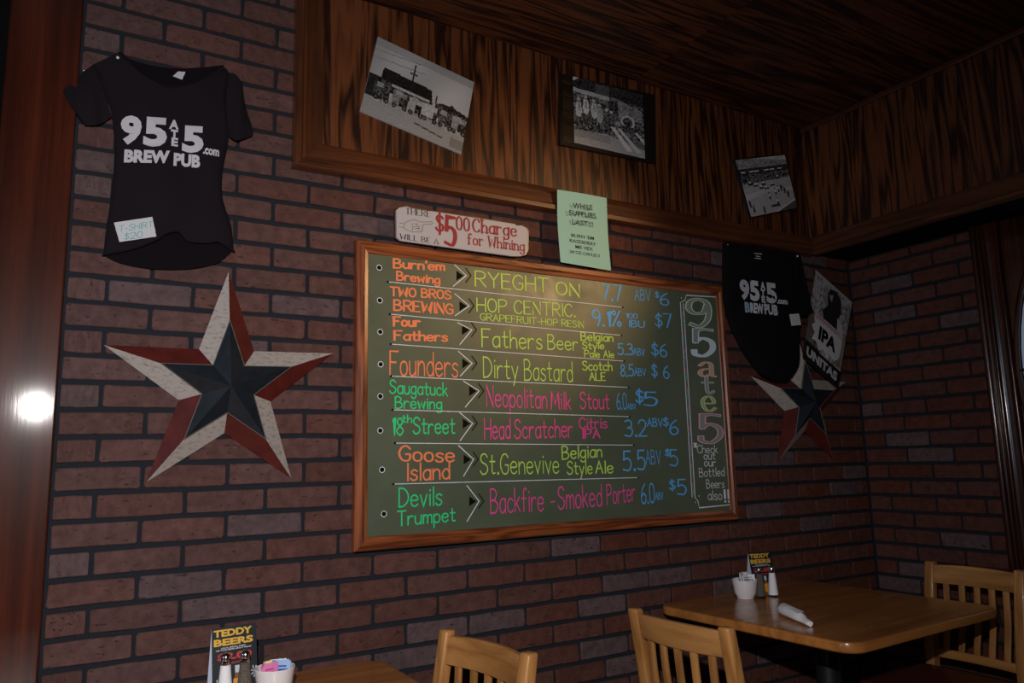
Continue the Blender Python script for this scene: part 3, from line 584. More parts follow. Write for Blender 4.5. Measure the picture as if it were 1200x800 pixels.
# mint paper notice
PAP = mat('mint_paper', (.36, .66, .58), .8)
ny = 2.078
nt = empty('paper_notice', W(684, 312, ny), 0, 'mint green paper notice about limited supplies taped over the wood trim', 'notice')
def coons(T, Bm, L, R, nu, nv):
    def at(P, t):
        ds = [0]
        for i in range(len(P)-1): ds.append(ds[-1]+math.dist(P[i], P[i+1]))
        d = t*ds[-1]
        for i in range(len(P)-1):
            if d <= ds[i+1]+1e-9:
                k = (d-ds[i])/max(1e-9, ds[i+1]-ds[i]); return (P[i][0]+(P[i+1][0]-P[i][0])*k, P[i][1]+(P[i+1][1]-P[i][1])*k)
        return P[-1]
    T, Bm, L, R = [catmull(list(q), 6) for q in (T, Bm, L, R)]; g = []
    for j in range(nv+1):
        v = j/nv; row = []
        for i in range(nu+1):
            u = i/nu; t, b, l, r = at(T, u), at(Bm, u), at(L, v), at(R, v)
            row.append(tuple((1-v)*t[k]+v*b[k]+(1-u)*l[k]+u*r[k]-((1-u)*(1-v)*T[0][k]+u*(1-v)*T[-1][k]+(1-u)*v*Bm[0][k]+u*v*Bm[-1][k]) for k in (0, 1)))
        g.append(row)
    return g
def sheet(g, yf, th=.0):                   # grid of photo measurements -> mesh, yf(x,z,u,v) gives the distance
    mb = MB(); nv = len(g)-1; nu = len(g[0])-1; vs = []
    for j, row in enumerate(g):
        for i, p in enumerate(row):
            q = W(*p, 2.10); y = yf(q[0], q[2], i/nu, j/nv); q = W(*p, y); vs.append(q)
    fs = [(j*(nu+1)+i, j*(nu+1)+i+1, (j+1)*(nu+1)+i+1, (j+1)*(nu+1)+i) for j in range(nv) for i in range(nu)]
    if th:
        n = len(vs); vs += [v+Vector((0, th, 0)) for v in vs]; fs += [tuple(a+n for a in f)[::-1] for f in fs]
        ring = [i for i in range(nu+1)]+[j*(nu+1)+nu for j in range(1, nv+1)]+[nv*(nu+1)+i for i in range(nu-1, -1, -1)]+[j*(nu+1) for j in range(nv-1, 0, -1)]
        fs += [(a, b, b+n, a+n) for a, b in zip(ring, ring[1:]+ring[:1])]
    return mb.add(vs, fs)
pf = lambda x, z, u, v: ny+.004*math.sin(v*7)+.003*math.cos(u*4+v*2)
g = coons([(653, 222), (682, 226.5), (711, 232)], [(657, 307), (686, 312), (716, 317)], [(653, 222), (653.5, 262), (657, 307)], [(711, 232), (712.5, 275), (716, 317)], 10, 16)
attach(sheet(g, pf, .0005).build('sheet', PAP, smooth=True), nt)
pl_ = lambda p: (p[0], ny-.0078, p[2])
put(nt, I_PB, None, [('WHILE', S5(950, 100), S5(1048, 112), 6.0, 'block', .012), ('SUPPLIES.', S5(930, 135), S5(1072, 155), 6.0, 'block', .012), ('LAST!!!', S5(945, 182), S5(1052, 197), 6.0, 'block', .012),
    ("BURN 'EM", S5(942, 245), S5(1055, 262), 4.0, 'block', .008), ('RASEBERRY', S5(934, 272), S5(1066, 292), 4.0, 'block', .008), ('MR VEX', S5(962, 303), S5(1050, 317), 4.0, 'block', .008), ('24 OZ CAN $13', S5(934, 328), S5(1084, 350), 4.0, 'block', .008)], ny-.0078)

# ------------------------------------------------------------------ flat prints painted on a fine mesh
def print_mat(name, rough=.4):
    M = mat(name, (1, 1, 1), rough); a = N(M, 'ShaderNodeVertexColor'); a.layer_name = 'print'
    M.node_tree.links.new(a.outputs[0], M.node_tree.nodes['Principled BSDF'].inputs['Base Color']); return M
class Img:
    def __init__(s, w, h, seed=0):
        s.a = np.zeros((h, w, 3)); s.w, s.h = w, h; yy, xx = np.mgrid[0:h, 0:w]; s.u = (xx+.5)/w; s.v = (yy+.5)/h; s.r = np.random.RandomState(seed)
    def fill(s, m, c, k=1.):
        c = np.array(c if hasattr(c, '__len__') else (c,)*3); s.a[m] = s.a[m]*(1-k)+c*k
    def rect(s, u0, v0, u1, v1, c, k=1.): s.fill((s.u > u0) & (s.u < u1) & (s.v > v0) & (s.v < v1), c, k)
    def poly(s, P, c, k=1.):
        m = np.zeros(s.u.shape, bool); n = len(P)
        for i in range(n):
            (x0, y0), (x1, y1) = P[i], P[(i+1) % n]
            cr = ((y0 > s.v) != (y1 > s.v)) & (s.u < (x1-x0)*(s.v-y0)/((y1-y0) or 1e-9)+x0); m ^= cr
        s.fill(m, c, k)
    def disc(s, u, v, r, c, k=1., asp=1.4): s.fill(((s.u-u)*asp)**2+(s.v-v)**2 < r*r, c, k)
    def line(s, P, w, c, k=1.):
        for (x0, y0), (x1, y1) in zip(P, P[1:]):
            dx, dy = x1-x0, y1-y0; L = dx*dx+dy*dy or 1e-9; t = np.clip(((s.u-x0)*dx+(s.v-y0)*dy)/L, 0, 1)
            s.fill((s.u-x0-t*dx)**2+(s.v-y0-t*dy)**2 < w*w/4, c, k)
    def grain(s, amt, v0=0, v1=1, cell=1, u0=0, u1=1):
        n = s.r.rand(s.h//cell+1, s.w//cell+1).repeat(cell, 0).repeat(cell, 1)[:s.h, :s.w, None]-.5
        m = ((s.v > v0) & (s.v < v1) & (s.u > u0) & (s.u < u1))[..., None]; s.a = np.clip(s.a+n*amt*m, .004, 1)
def print_mesh(name, img, P00, P10, P11, P01, mt, yoff=0):
    h, w = img.h, img.w; vs = []
    P00, P10, P11, P01 = map(Vector, (P00, P10, P11, P01))
    for j in range(h+1):
        a = P00.lerp(P01, j/h); b = P10.lerp(P11, j/h)
        for i in range(w+1): vs.append(a.lerp(b, i/w))
    fs = [(j*(w+1)+i, j*(w+1)+i+1, (j+1)*(w+1)+i+1, (j+1)*(w+1)+i) for j in range(h) for i in range(w)]
    me = bpy.data.meshes.new(name); me.from_pydata(vs, [], fs)
    at = me.color_attributes.new('print', 'FLOAT_COLOR', 'CORNER')
    c = np.ones((h*w, 4, 4), np.float32); c[:, :, :3] = img.a.reshape(-1, 1, 3); at.data.foreach_set('color', c.ravel())
    me.materials.append(mt); o = bpy.data.objects.new(name, me); col.objects.link(o); return o
PRM = print_mat('glossy_photo_print', .35)
EDGE = mat('white_print_edge', (.5, .5, .5), .6); FRM = mat('black_plaque', (.012, .009, .007), .4); FRL = wood('dark_walnut_plaque', (.02, .012, .005), (.05, .03, .012), 'x', 20, .1, 3, .4)
def photo(name, label, px, img, y, border, body, inner=None, fl=.0, cat='photograph'):
    c = W(sum(p[0] for p in px)/4, sum(p[1] for p in px)/4, y); r = empty(name, (c[0], y, min(W(*p, y)[2] for p in px)), 0, label, cat)
    th = D-.0155-.0005-y
    attach(plate(px, y, min(.012, th)).build('mount', body), r)
    q = [W(*p, y-.0006) for p in (inner or px)]
    attach(print_mesh('print', img, q[0], q[1], q[2], q[3], PRM), r); return r
# print one: trucks in a row before a long dark shed
I1 = Img(132, 88, 1); I1.a[:] = .42; I1.a += (.10*np.sin(I1.u*4+I1.v*5)*np.sin(I1.u*7-1))[..., None]
I1.rect(0, .0, 1, .10, .22, .5); I1.line([(0, .16), (.45, .10)], .012, .25); I1.line([(0, .26), (.5, .2)], .012, .25)
I1.poly([(0, .74), (.3, .80), (1, .80), (1, 1), (0, 1)], .22); I1.rect(0, .72, 1, 1, .30)
I1.poly([(.12, .34), (.60, .36), (.63, .54), (.63, .62), (.10, .62)], .012); I1.rect(0, .48, .16, .76, .02)
I1.poly([(.66, .50), (.74, .46), (.80, .47), (.82, .43), (.86, .47), (1, .50), (1, .72), (.66, .66)], .02)
I1.line([(.40, .60), (.40, .14)], .012, .02); I1.line([(.37, .26), (.43, .26)], .02, .05); I1.line([(.66, .5), (.66, .40)], .012, .04)
I1.rect(.22, .50, .60, .535, .38)
for x in (.12, .30, .46, .60, .76, .90):
    s_ = .09; I1.rect(x-.05, .56, x+.09, .72, (.06, .2, .35, .4, .1, .25)[int(x*6) % 6]); I1.rect(x+.02, .62, x+.10, .74, .03); I1.rect(x-.03, .54, x+.03, .60, .3)
    for d in (-.02, .08): I1.disc(x+d, .745, .034, .008); I1.disc(x+d, .745, .016, .12)
I1.rect(.54, .56, .66, .72, .42); I1.grain(.16, .5, .80, 2, .08, 1); I1.grain(.07, .78, 1); I1.grain(.03); I1.line([(.5, .86), (.78, .90)], .02, .08); I1.rect(.86, .84, 1, .97, .09, .5)
photo('photograph', 'unframed tilted black and white photograph of parked old trucks, left on the panelling', [(443, 43), (555.8, 96.3), (540.5, 180.7), (422, 130)], I1, 2.1085, 0, EDGE)
# print two: crowd beside a vintage truck with planks
I2 = Img(96, 96, 2); I2.a[:] = .08; I2.grain(.14, .15, .75, 3); I2.rect(0, 0, 1, .17, .02); I2.poly([(0, 0), (.08, 0), (0, .06)], .4); I2.rect(.3, .02, .5, .2, .10, .5)
I2.poly([(0, .16), (.5, .18), (.5, .24), (0, .22)], .30); I2.rect(.62, .14, 1, .22, .015)
I2.poly([(.5, .22), (.62, .18), (.98, .28), (.98, .46), (.62, .46)], .17); I2.poly([(.48, .24), (.62, .2), (.62, .44), (.5, .40)], .012); I2.rect(.70, .26, .84, .30, .11)
I2.disc(.76, .50, .105, .34, asp=1); I2.disc(.76, .50, .070, .03, asp=1); I2.rect(.60, .56, .98, .66, .04); I2.disc(.88, .63, .055, .02, asp=1); I2.disc(.62, .56, .04, .2, asp=1)
for x, y, c in ((.07, .36, .4), (.17, .30, .45), (.28, .33, .4), (.36, .38, .3), (.46, .42, .05), (.52, .44, .03)):
    I2.poly([(x-.03, y), (x+.03, y), (x+.045, y+.15), (x+.02, y+.24), (x-.025, y+.24), (x-.045, y+.14)], c); I2.rect(x-.01, y+.02, x+.02, y+.14, .12, .6); I2.disc(x, y-.035, .024, .35, asp=1); I2.rect(x-.03, y+.22, x-.005, y+.42, .03); I2.rect(x+.008, y+.22, x+.03, y+.42, .05)
I2.poly([(0, .80), (.45, .76), (1, .88), (1, 1), (0, 1)], .24); I2.rect(0, .78, .5, .90, .12, .5)
I2.poly([(.50, .62), (.56, .62), (.82, .93), (.74, .95)], .42); I2.poly([(.60, .63), (.65, .62), (.95, .92), (.89, .95)], .36); I2.poly([(.86, .64), (.9, .62), (1, .74), (1, .80)], .36)
I2.grain(.16, .2, .78, 2); I2.grain(.07); I2.a = np.clip(I2.a*1.6, .006, 1)
p2 = photo('photograph', 'black and white photograph of a crowd and vintage truck mounted on a wide dark plaque', [(656, 86), (767.5, 111), (769, 191.5), (657, 169)], I2, 2.0985, 0, FRM, inner=[(671.3, 89.5), (753, 111), (756, 186), (673, 167)])
attach(plate([(659, 88.5), (670, 91), (671.6, 167.5), (660.5, 165)], 2.098, .001).build('wood_strip', FRL), p2)
# print three: racing cars on a track before a grandstand
I3 = Img(84, 96, 3); I3.a[:] = .20; I3.rect(0, 0, 1, .16, .16); I3.poly([(.3, 0), (1, 0), (1, .09)], .32); I3.grain(.16, 0, .2, 2); I3.rect(0, .17, 1, .28, .02)
for x in (.03, .2, .3, .5, .62, .78): I3.rect(x, .215, x+.09, .235, .45)
I3.rect(0, .28, 1, .44, .06); I3.grain(.18, .27, .46, 2); I3.poly([(0, .50), (.5, .42), (1, .40), (1, 1), (0, 1)], .24); I3.poly([(0, .62), (.6, .54), (1, .6), (1, .66), (.5, .62), (0, .72)], .30)
for x, y in ((.12, .43), (.22, .47), (.32, .52), (.42, .54), (.55, .50), (.38, .46), (.7, .38)):
    I3.rect(x, y, x+.09, y+.035, .02); I3.rect(x+.02, y-.03, x+.06, y, .42)
for x, y in ((.62, .60), (.70, .56), (.76, .55), (.82, .60), (.48, .66), (.10, .84), (.30, .88), (.88, .68), (.62, .78), (.05, .74)):
    I3.rect(x-.018, y, x+.018, y+.10, .012); I3.disc(x, y-.015, .018, .1, asp=1); I3.rect(x-.02, y+.005, x+.02, y+.045, .4 if x < .75 and x > .4 else .015)
I3.rect(.46, .86, .66, .91, .02); I3.poly([(.6, 1), (.86, .88), (1, .86), (1, 1)], .05); I3.line([(.55, 1), (1, .84)], .02, .42); I3.grain(.08); I3.a = np.clip(I3.a*2.0, .006, 1)
photo('photograph', 'black-edged tilted black and white photograph of a race track near the corner', [(860, 186), (920.6, 179.8), (936, 244.4), (879.2, 256.2)], I3, 2.1035, 0, FRM, inner=[(861.7, 187.7), (919.6, 181.5), (934.2, 243), (880.3, 254.2)])

# ------------------------------------------------------------------ tin barn stars
ST_W = mat('aged_cream_paint', (.42, .39, .36), .5)
cw = ramp(ST_W, noise(ST_W, coords(ST_W, (1, 1, 2.2)), 70, 4, .7), [(.32, (.24, .21, .19)), (.5, (.44, .40, .37))]); ST_W.node_tree.links.new(cw, ST_W.node_tree.nodes['Principled BSDF'].inputs['Base Color'])
ST_R = mat('barn_red_paint', (.17, .022, .016), .42); cr = ramp(ST_R, noise(ST_R, coords(ST_R), 20, 4, .6), [(.3, (.070, .010, .008)), (.7, (.125, .019, .014))]); ST_R.node_tree.links.new(cr, ST_R.node_tree.nodes['Principled BSDF'].inputs['Base Color'])
ST_B = mat('navy_paint', (.014, .022, .035), .42); cb = ramp(ST_B, noise(ST_B, coords(ST_B), 18, 4, .6), [(.3, (.007, .012, .019)), (.75, (.019, .024, .031))]); ST_B.node_tree.links.new(cb, ST_B.node_tree.nodes['Principled BSDF'].inputs['Base Color'])
ST_E = mat('worn_seam', (.19, .17, .15), .5)
def star(center, tips, label):
    cx, cz = center; base = D-.004; ht = .062
    root = empty('barn_star', (cx, base, cz), 0, label, 'star decoration', 'tin barn stars')
    tp = [Vector((x, base, z)) for x, z in tips]; C = Vector((cx, base, cz))
    nt_ = []
    for i in range(5): a, b = tp[i]-C, tp[(i+1) % 5]-C; m_ = (a+b); nt_.append(C+m_.normalized()*(a.length+b.length)*.5*.395)
    peak = C+Vector((0, -ht, 0)); k = .56
    sc = lambda p: peak.lerp(p, k)
    for i in range(5):
        t = tp[i]; nl = nt_[i-1]; nr = nt_[i]   # tips listed clockwise: nl lies counter-clockwise
        for nn, mt, cn in ((nl, ST_W, 'cream'), (nr, ST_R, 'red')):
            f = MB(); off = Vector((0, -.0006, 0))
            back = Vector((0, .003, 0))
            q = [t, nn, sc(nn), sc(t)]
            f.add(q+[p+back for p in q], [(0, 1, 2, 3), (4, 7, 6, 5), (0, 4, 5, 1), (1, 5, 6, 2), (2, 6, 7, 3), (3, 7, 4, 0)])
            attach(f.build('arm_facet', mt, label='%s painted outer facet' % cn), root)
            f = MB(); up = Vector((0, -.0035, 0)); q = [sc(t)+up, sc(nn)+up, peak+up]
            f.add(q+[p-up*2 for p in q], [(0, 1, 2), (3, 5, 4), (0, 3, 4, 1), (1, 4, 5, 2), (2, 5, 3, 0)])
            attach(f.build('centre_facet', ST_B, label='navy painted inner facet'), root)
    e = MB()
    for i in range(5):
        for a, b in ((sc(tp[i]), sc(nt_[i])), (sc(nt_[i]), sc(tp[(i+1) % 5]))):
            d = (b-a).normalized(); s1 = Vector((-d[2], 0, d[0]))*.0012
            e.sweep([a+Vector((0, -.0036, 0)), b+Vector((0, -.0036, 0))], lambda i_: [s1, Vector((0, -.0014, 0)), -s1])
    attach(e.build('raised_seam', ST_E), root)
    return root
tipz = [W(268, 318, D-.004), W(390.5, 414, D-.004), W(341.5, 560.5, D-.004), W(171, 565, D-.004), W(121.5, 404, D-.004)]
cs = W(268.5, 447, D-.06)
star((.3765, H+.207), [(p[0], p[2]) for p in tipz], 'large red, cream and navy tin star below the women\'s shirt on the left')
t2 = [W(880.5, 441, D-.004), W(911.5, 541, D-.004), W(976, 537, D-.004)]
c2 = (2.678, H+.205)
tl2 = [(2.672, H+.520), (2.975, H+.303), (t2[2][0], t2[2][2]), (t2[1][0], t2[1][2]), (t2[0][0], t2[0][2])]
star(c2, tl2, 'tin star half hidden behind black shirt and beer poster near the corner')

# ------------------------------------------------------------------ shirts
CL1 = mat('charcoal_knit_cotton', (.013, .010, .014), .95, spec=.15); CL2 = mat('black_knit_cotton', (.006, .006, .007), .95, spec=.12)
for c in (CL1, CL2): bump(c, noise(c, coords(c, (1, 1, 1), False), 700, 2), .3, .001)
CLB = mat('shirt_inside_dark', (.008, .006, .009), .95, spec=.1)
PR_W = mat('white_screen_print', (.60, .60, .66), .8)
def folds(x, z): return .0035*math.sin(x*46+math.sin(z*9)*1.6)+.002*math.sin(z*37+x*20)
def cloth(y0, puff):
    def f(x, z, u, v):
        e = (max(0, math.sin(PI*min(1, max(0, u)))))**.35
        return y0-.002-puff*e-folds(x, z)*e
    return f
sy = 2.118
ts = empty('t_shirt', W(197, 316, sy), 0, 'charcoal women\'s t-shirt with wide neck and white print pinned on the left bricks', 't-shirt')
fr = coons([(108, 76), (125, 68), (140, 62), (150, 72), (168, 88), (195, 101), (222, 100), (245, 90), (262, 79), (268, 85)],
           [(121, 298), (155, 291), (183, 281), (193, 274), (209, 271), (221, 282), (242, 284), (257, 283), (274, 294)],
           [(108, 76), (122, 108), (131, 137), (134, 180), (130, 230), (124, 270), (121, 298)], [(268, 85), (265, 120), (268, 160), (261, 200), (261, 232), (271, 265), (274, 294)], 40, 50)
attach(sheet(fr, cloth(sy, .022)).build('front', CL1, smooth=True), ts)
bk = coons([(142, 60), (152, 69), (180, 77), (205, 80), (235, 79), (262, 76)], [(122, 299), (140, 308), (165, 313.5), (193, 316), (225, 315), (255, 308), (273, 293)],
           [(142, 60), (140, 120), (136, 180), (131, 240), (122, 299)], [(262, 76), (262, 130), (258, 200), (262, 240), (273, 293)], 24, 30)
attach(sheet(bk, lambda x, z, u, v: sy-.001+.001*math.sin(x*60)).build('back', CLB, smooth=True), ts)
s1_ = coons([(72, 105), (88, 92), (108, 76)], [(100, 147), (116, 146), (131, 137)], [(72, 105), (81, 121), (91, 135), (100, 147)], [(108, 76), (122, 108), (131, 137)], 12, 14)
attach(sheet(s1_, lambda x, z, u, v: sy-.016-.016*math.sin(PI*v)-.004*math.sin(u*9+v*5)).build('sleeve', CL1, smooth=True), ts)
s2_ = coons([(268, 85), (276, 87), (284, 97)], [(268, 160), (278, 164.5), (295.5, 159)], [(268, 85), (265, 120), (268, 160)], [(284, 97), (288, 125), (296.5, 152), (295.5, 159)], 10, 14)
attach(sheet(s2_, lambda x, z, u, v: sy-.006-.020*math.sin(PI*(.15+.7*u))-.003*math.sin(u*7+v*6)).build('sleeve', CL1, smooth=True), ts)
def tubeline(pts, r, mt, root, name, y):
    P = [W(*p, y) for p in catmull(pts, 6)]
    o = MB().sweep(P, lambda i: [(math.cos(t)*r, math.sin(t)*r*.8, math.cos(t)*0+math.sin(t)*r) for t in [2*PI*j/6 for j in range(6)]])
    return attach(o.build(name, mt, smooth=True), root)
tubeline([(140, 62), (150, 72), (168, 88), (195, 101), (222, 100), (245, 90), (262, 79)], .0045, CL1, ts, 'collar', sy-.020)
tubeline([(121, 298), (155, 291), (183, 281), (193, 274), (209, 271), (221, 282), (242, 284), (257, 283), (274, 294)], .0030, CL1, ts, 'hem', sy-.016)
C3 = lambda x, y: (60+x/2.857, 50+y/2.857)
def shirt_lift(y0, puff, extra=.0016): return lambda p: W(*proj(p), y0-.002-puff-folds(p[0], p[2])-extra)
lf = shirt_lift(sy, .022)
put(ts, PR_W, None, [('9', C3(229, 340), C3(300, 344), 35, 'block', .05), ('5', C3(307, 346), C3(386, 350), 35, 'block', .05), ('5', C3(437, 367), C3(509, 370), 32, 'block', .05),
    ('A', C3(394, 288), C3(427, 291), 11, 'block', .05), ('T', C3(400, 318), C3(424, 321), 10, 'block', .05), ('E', C3(402, 345), C3(424, 348), 10, 'block', .05),
    ('BREW', C3(243, 401), C3(396, 404), 15.5, 'block', .055), ('PUB', C3(409, 412), C3(498, 420), 15.5, 'block', .055), ('.com', C3(508, 372), C3(562, 382), 8, 'block', .04)], sy-.02, 'printed_lettering', lift=lf)
lab = MB(); q = [C3(407, 112), C3(425, 96), C3(450, 98), C3(438, 124)]; lab.add([W(*p, sy-.0045) for p in q]+[W(*p, sy-.0025) for p in q], [(0, 1, 2, 3), (7, 6, 5, 4), (0, 4, 5, 1), (1, 5, 6, 2), (2, 6, 7, 3), (3, 7, 4, 0)])
attach(lab.build('neck_label', PR_W), ts)
# price card
CARD = mat('white_card', (.62, .64, .68), .7); I_TE = ink('teal_pen', (.10, .42, .44))
cp = empty('price_card', W(160, 284, 2.083), 0, 'white handwritten price card reading T-SHIRT $20 on the left shirt', 'card')
q = [(133.5, 260.7), (178.5, 254), (183.3, 277), (140, 283.5)]
attach(plate(q, 2.083, .0006).build('card', CARD), cp)
put(cp, I_TE, None, [('T-SHIRT', (139.5, 271.5), (179, 266), 7, 'hand', .9), ('$20', (145.5, 281), (166.5, 278), 7.5, 'hand', .9)], 2.0824)
# second shirt
sh = empty('t_shirt', W(912, 448, sy), 0, 'black folded t-shirt with white print pinned beside the beer poster', 't-shirt')
b2 = coons([(849, 284), (880, 289), (910, 294), (937, 299)], [(892, 437), (905, 444), (914, 447), (923, 447.5)], [(849, 284), (849, 343), (854, 371), (865, 397), (878, 419), (892, 437)],
           [(937, 299), (939, 340), (938, 372), (937, 398), (936, 428), (923, 447.5)], 26, 40)
S2Y = 2.066
def cl2(x, z, u, v): return S2Y-.002-(.014*(max(0, math.sin(PI*u)))**.4)-.6*folds(x, z)*math.sin(PI*u)
attach(sheet(b2, cl2, .012).build('body', CL2, smooth=True), sh)
s3 = coons([(931, 298), (935, 298.5), (938.5, 299.5)], [(930, 369), (941, 370), (954, 366)], [(931, 298), (932, 335), (930, 369)], [(938.5, 299.5), (945.5, 331), (950, 354), (954, 366)], 8, 12)
attach(sheet(s3, lambda x, z, u, v: S2Y-.019-.004*math.sin(u*6+v*3), .006).build('sleeve', CL2, smooth=True), sh)
tubeline([(849, 284), (880, 289), (910, 294), (937, 299)], .004, CL2, sh, 'collar', S2Y-.008)
C5 = lambda x, y: (840+x/4.447, 280+y/4.447)
lf2 = lambda p: W(*proj(p), S2Y-.0205-.6*folds(p[0], p[2]))
put(sh, PR_W, 'white printed lettering', [('9', C5(124, 315), C5(174, 322), 24, 'block', .05), ('5', C5(176, 320), C5(226, 328), 24, 'block', .05), ('A', C5(229, 262), C5(254, 265), 9, 'block', .05), ('T', C5(233, 298), C5(252, 300), 8, 'block', .05), ('E', C5(235, 330), C5(255, 333), 7.5, 'block', .05),
    ('5', C5(262, 333), C5(316, 339), 24, 'block', .05), ('.com', C5(315, 336), C5(370, 342), 5, 'block', .04), ('REW', C5(176, 384), C5(246, 392), 12, 'block', .05), ('PUB', C5(250, 392), C5(320, 400), 12.5, 'block', .05)], S2Y-.02, 'printed_lettering', lift=lf2)
put(sh, mat('pale_blue_print', (.30, .45, .70), .8), 'blue tinted letter B', [('B', C5(148, 381), C5(174, 384), 12, 'block', .05)], S2Y-.02, 'printed_lettering', lift=lf2)
o = MB()
for (a, b, c_, d_) in ((195, 72, 235, 82), (203, 86, 228, 92), (198, 97, 230, 104)):
    P = [W(*C5(x, y), S2Y-.02) for x, y in ((a, b), (c_, b+4), (c_, b+8), (a, b+4))]; o.add(P, [(0, 1, 2, 3)])
attach(o.build('neck_print', PR_W), sh)
cp2 = empty('price_card', W(921, 382, S2Y-.03), 0, 'small white price card hanging at the edge of the black shirt', 'card')
q = [C5(378, 392), C5(428, 388), C5(440, 447), C5(390, 452)]
attach(plate(q, S2Y-.028, .0006).build('card', CARD), cp2)
o = MB()
for k in range(4): px_ribbon(o, [C5(388+k*3, 404+k*11), C5(424+k*3, 401+k*11)], .4, S2Y-.0286)
attach(o.build('handwriting', mat('grey_pencil', (.3, .3, .33), .8)), cp2)
# pins
PIN = mat('white_pin_head', (.75, .75, .78), .3)
for (p, y, lb) in (((138, 67.5), sy-.016, 'white pin at the left shoulder of the charcoal shirt'), ((98, 82.5), sy-.024, 'tiny pin at the left sleeve of the charcoal shirt'), ((934.5, 300), S2Y-.028, 'white pin at the right shoulder of the black shirt'), ((853, 286.5), S2Y-.014, 'tiny pin at the left shoulder of the black shirt')):
    c = W(*p, y); r = .0042 if lb[0] == 'w' else .0018
    pn = empty('push_pin', c, 0, lb, 'pin')
    h_ = MB().lathe([(0, -r), (r*.7, -r*.7), (r, 0), (r*.7, r*.7), (0, r)], n=12, cap=False).build('head', PIN, smooth=True); h_.parent = pn; 
    n_ = MB().lathe([(.0005, 0), (.0005, .012)], n=6).build('needle', mat('steel', (.5, .5, .5), .3, 1) if 'steel' not in bpy.data.materials else bpy.data.materials['steel']); n_.parent = pn; n_.rotation_euler.x = -PI/2

# ------------------------------------------------------------------ beer poster (tin sign)
PW_, PH_ = 96, 150
I4 = Img(PW_, PH_, 5); I4.a[:] = .22; n1 = (np.sin(I4.u*31+np.sin(I4.v*17)*3)*np.sin(I4.v*40+np.cos(I4.u*21)*3)); I4.a += (n1*.12)[..., None]; I4.grain(.12, 0, 1, 2)
I4.rect(0, 0, 1, .03, .30); I4.rect(.0, .45, .35, .8, (.07, .045, .03), .8); I4.rect(.75, .4, 1, .8, (.10, .08, .06), .6)
I4.poly([(.42, .06), (.60, .04), (.74, .10), (.78, .22), (.72, .34), (.78, .50), (.70, .52), (.38, .46), (.30, .36), (.42, .26), (.38, .14)], .012)
I4.poly([(.42, .14), (.52, .10), (.50, .20)], .30, .7); I4.poly([(.7, .30), (.86, .34), (.92, .46), (.80, .54), (.74, .44)], .34)
I4.poly([(.12, .48), (.80, .45), (.92, .50), (.90, .70), (.78, .78), (.66, .74), (.60, .82), (.48, .75), (.36, .80), (.26, .73), (.14, .74), (.20, .66), (.10, .60), (.17, .55)], .42)
I4.poly([(.14, .44), (.86, .43), (.86, .49), (.14, .50)], (.42, .28, .32)); I4.rect(.2, .455, .8, .475, .12, .6)
I4.grain(.14, .7, .82, 3, .1, .9)
I4.a = np.clip(I4.a*1.45, .006, 1); I4.rect(0, .82, 1, 1, .012); I4.rect(0, .80, .4, .83, .015)
ps = [W(955.8, 316, 2.062), W(998.5, 354, 2.066), W(982, 454.5, 2.052), W(941, 418, 2.048)]
po = empty('beer_poster', (2.84, 2.06, ps[2][2]), 0, 'tilted grey tin beer poster with IPA badge overlapping the right star', 'poster')
MB().add([p+Vector((0, .0006, 0)) for p in ps]+[p+Vector((0, .003, 0)) for p in ps], [(0, 1, 2, 3), (7, 6, 5, 4), (0, 4, 5, 1), (1, 5, 6, 2), (2, 6, 7, 3), (3, 7, 4, 0)])
pb = MB().add([p+Vector((0, .0006, 0)) for p in ps]+[p+Vector((0, .003, 0)) for p in ps], [(0, 1, 2, 3), (7, 6, 5, 4), (0, 4, 5, 1), (1, 5, 6, 2), (2, 6, 7, 3), (3, 7, 4, 0)])
attach(pb.build('tin_plate', mat('dark_tin', (.06, .055, .05), .4, .6)), po)
attach(print_mesh('print', I4, ps[0], ps[1], ps[2], ps[3], PRM), po)
def on_poster(s, u0, v0, u1, h, st_bold, mt, nm):
    P = lambda u, v: ps[0].lerp(ps[1], u).lerp(ps[3].lerp(ps[2], u), v)+Vector((0, -.0008, 0))
    mb, wd = text_block(s, st_bold); A, B, T = P(u0, v0), P(u1, v0), P(u0, v0-h)
    attach(fit(mb, wd, A, B-A, T-A, MB()).build('lettering', mt, label=nm), po)
on_poster('IPA', .30, .69, .78, .15, .05, I_BK, 'tall black letters on the badge')
on_poster('UNITAS', .06, .955, .93, .10, .05, ink('poster_white', (.5, .5, .5)), 'white brewery lettering along the lower edge')

# ------------------------------------------------------------------ tables
def rounded_slab(w, d, r, z0, z1, bev=.006, n=8):
    out = []
    for cx, cy, a0 in ((w/2-r, d/2-r, 0), (-w/2+r, d/2-r, 90), (-w/2+r, -d/2+r, 180), (w/2-r, -d/2+r, 270)):
        for k in range(n+1): a = math.radians(a0+90*k/n); out.append((cx+r*math.cos(a), cy+r*math.sin(a), math.cos(a), math.sin(a)))
    m = len(out); rings = [(z0, 0.004), (z0+.004, 0), (z1-bev, 0), (z1-bev*.3, bev*.3), (z1, bev), (z1, bev+.004)]
    vs = [(x-cx_*i, y-cy_*i, z) for z, i in rings for x, y, cx_, cy_ in out]
    fs = [(r_*m+k, r_*m+(k+1) % m, (r_+1)*m+(k+1) % m, (r_+1)*m+k) for r_ in range(len(rings)-1) for k in range(m)]+[tuple(range(m))[::-1], tuple(range((len(rings)-1)*m, len(rings)*m))]
    return MB().add(vs, fs)
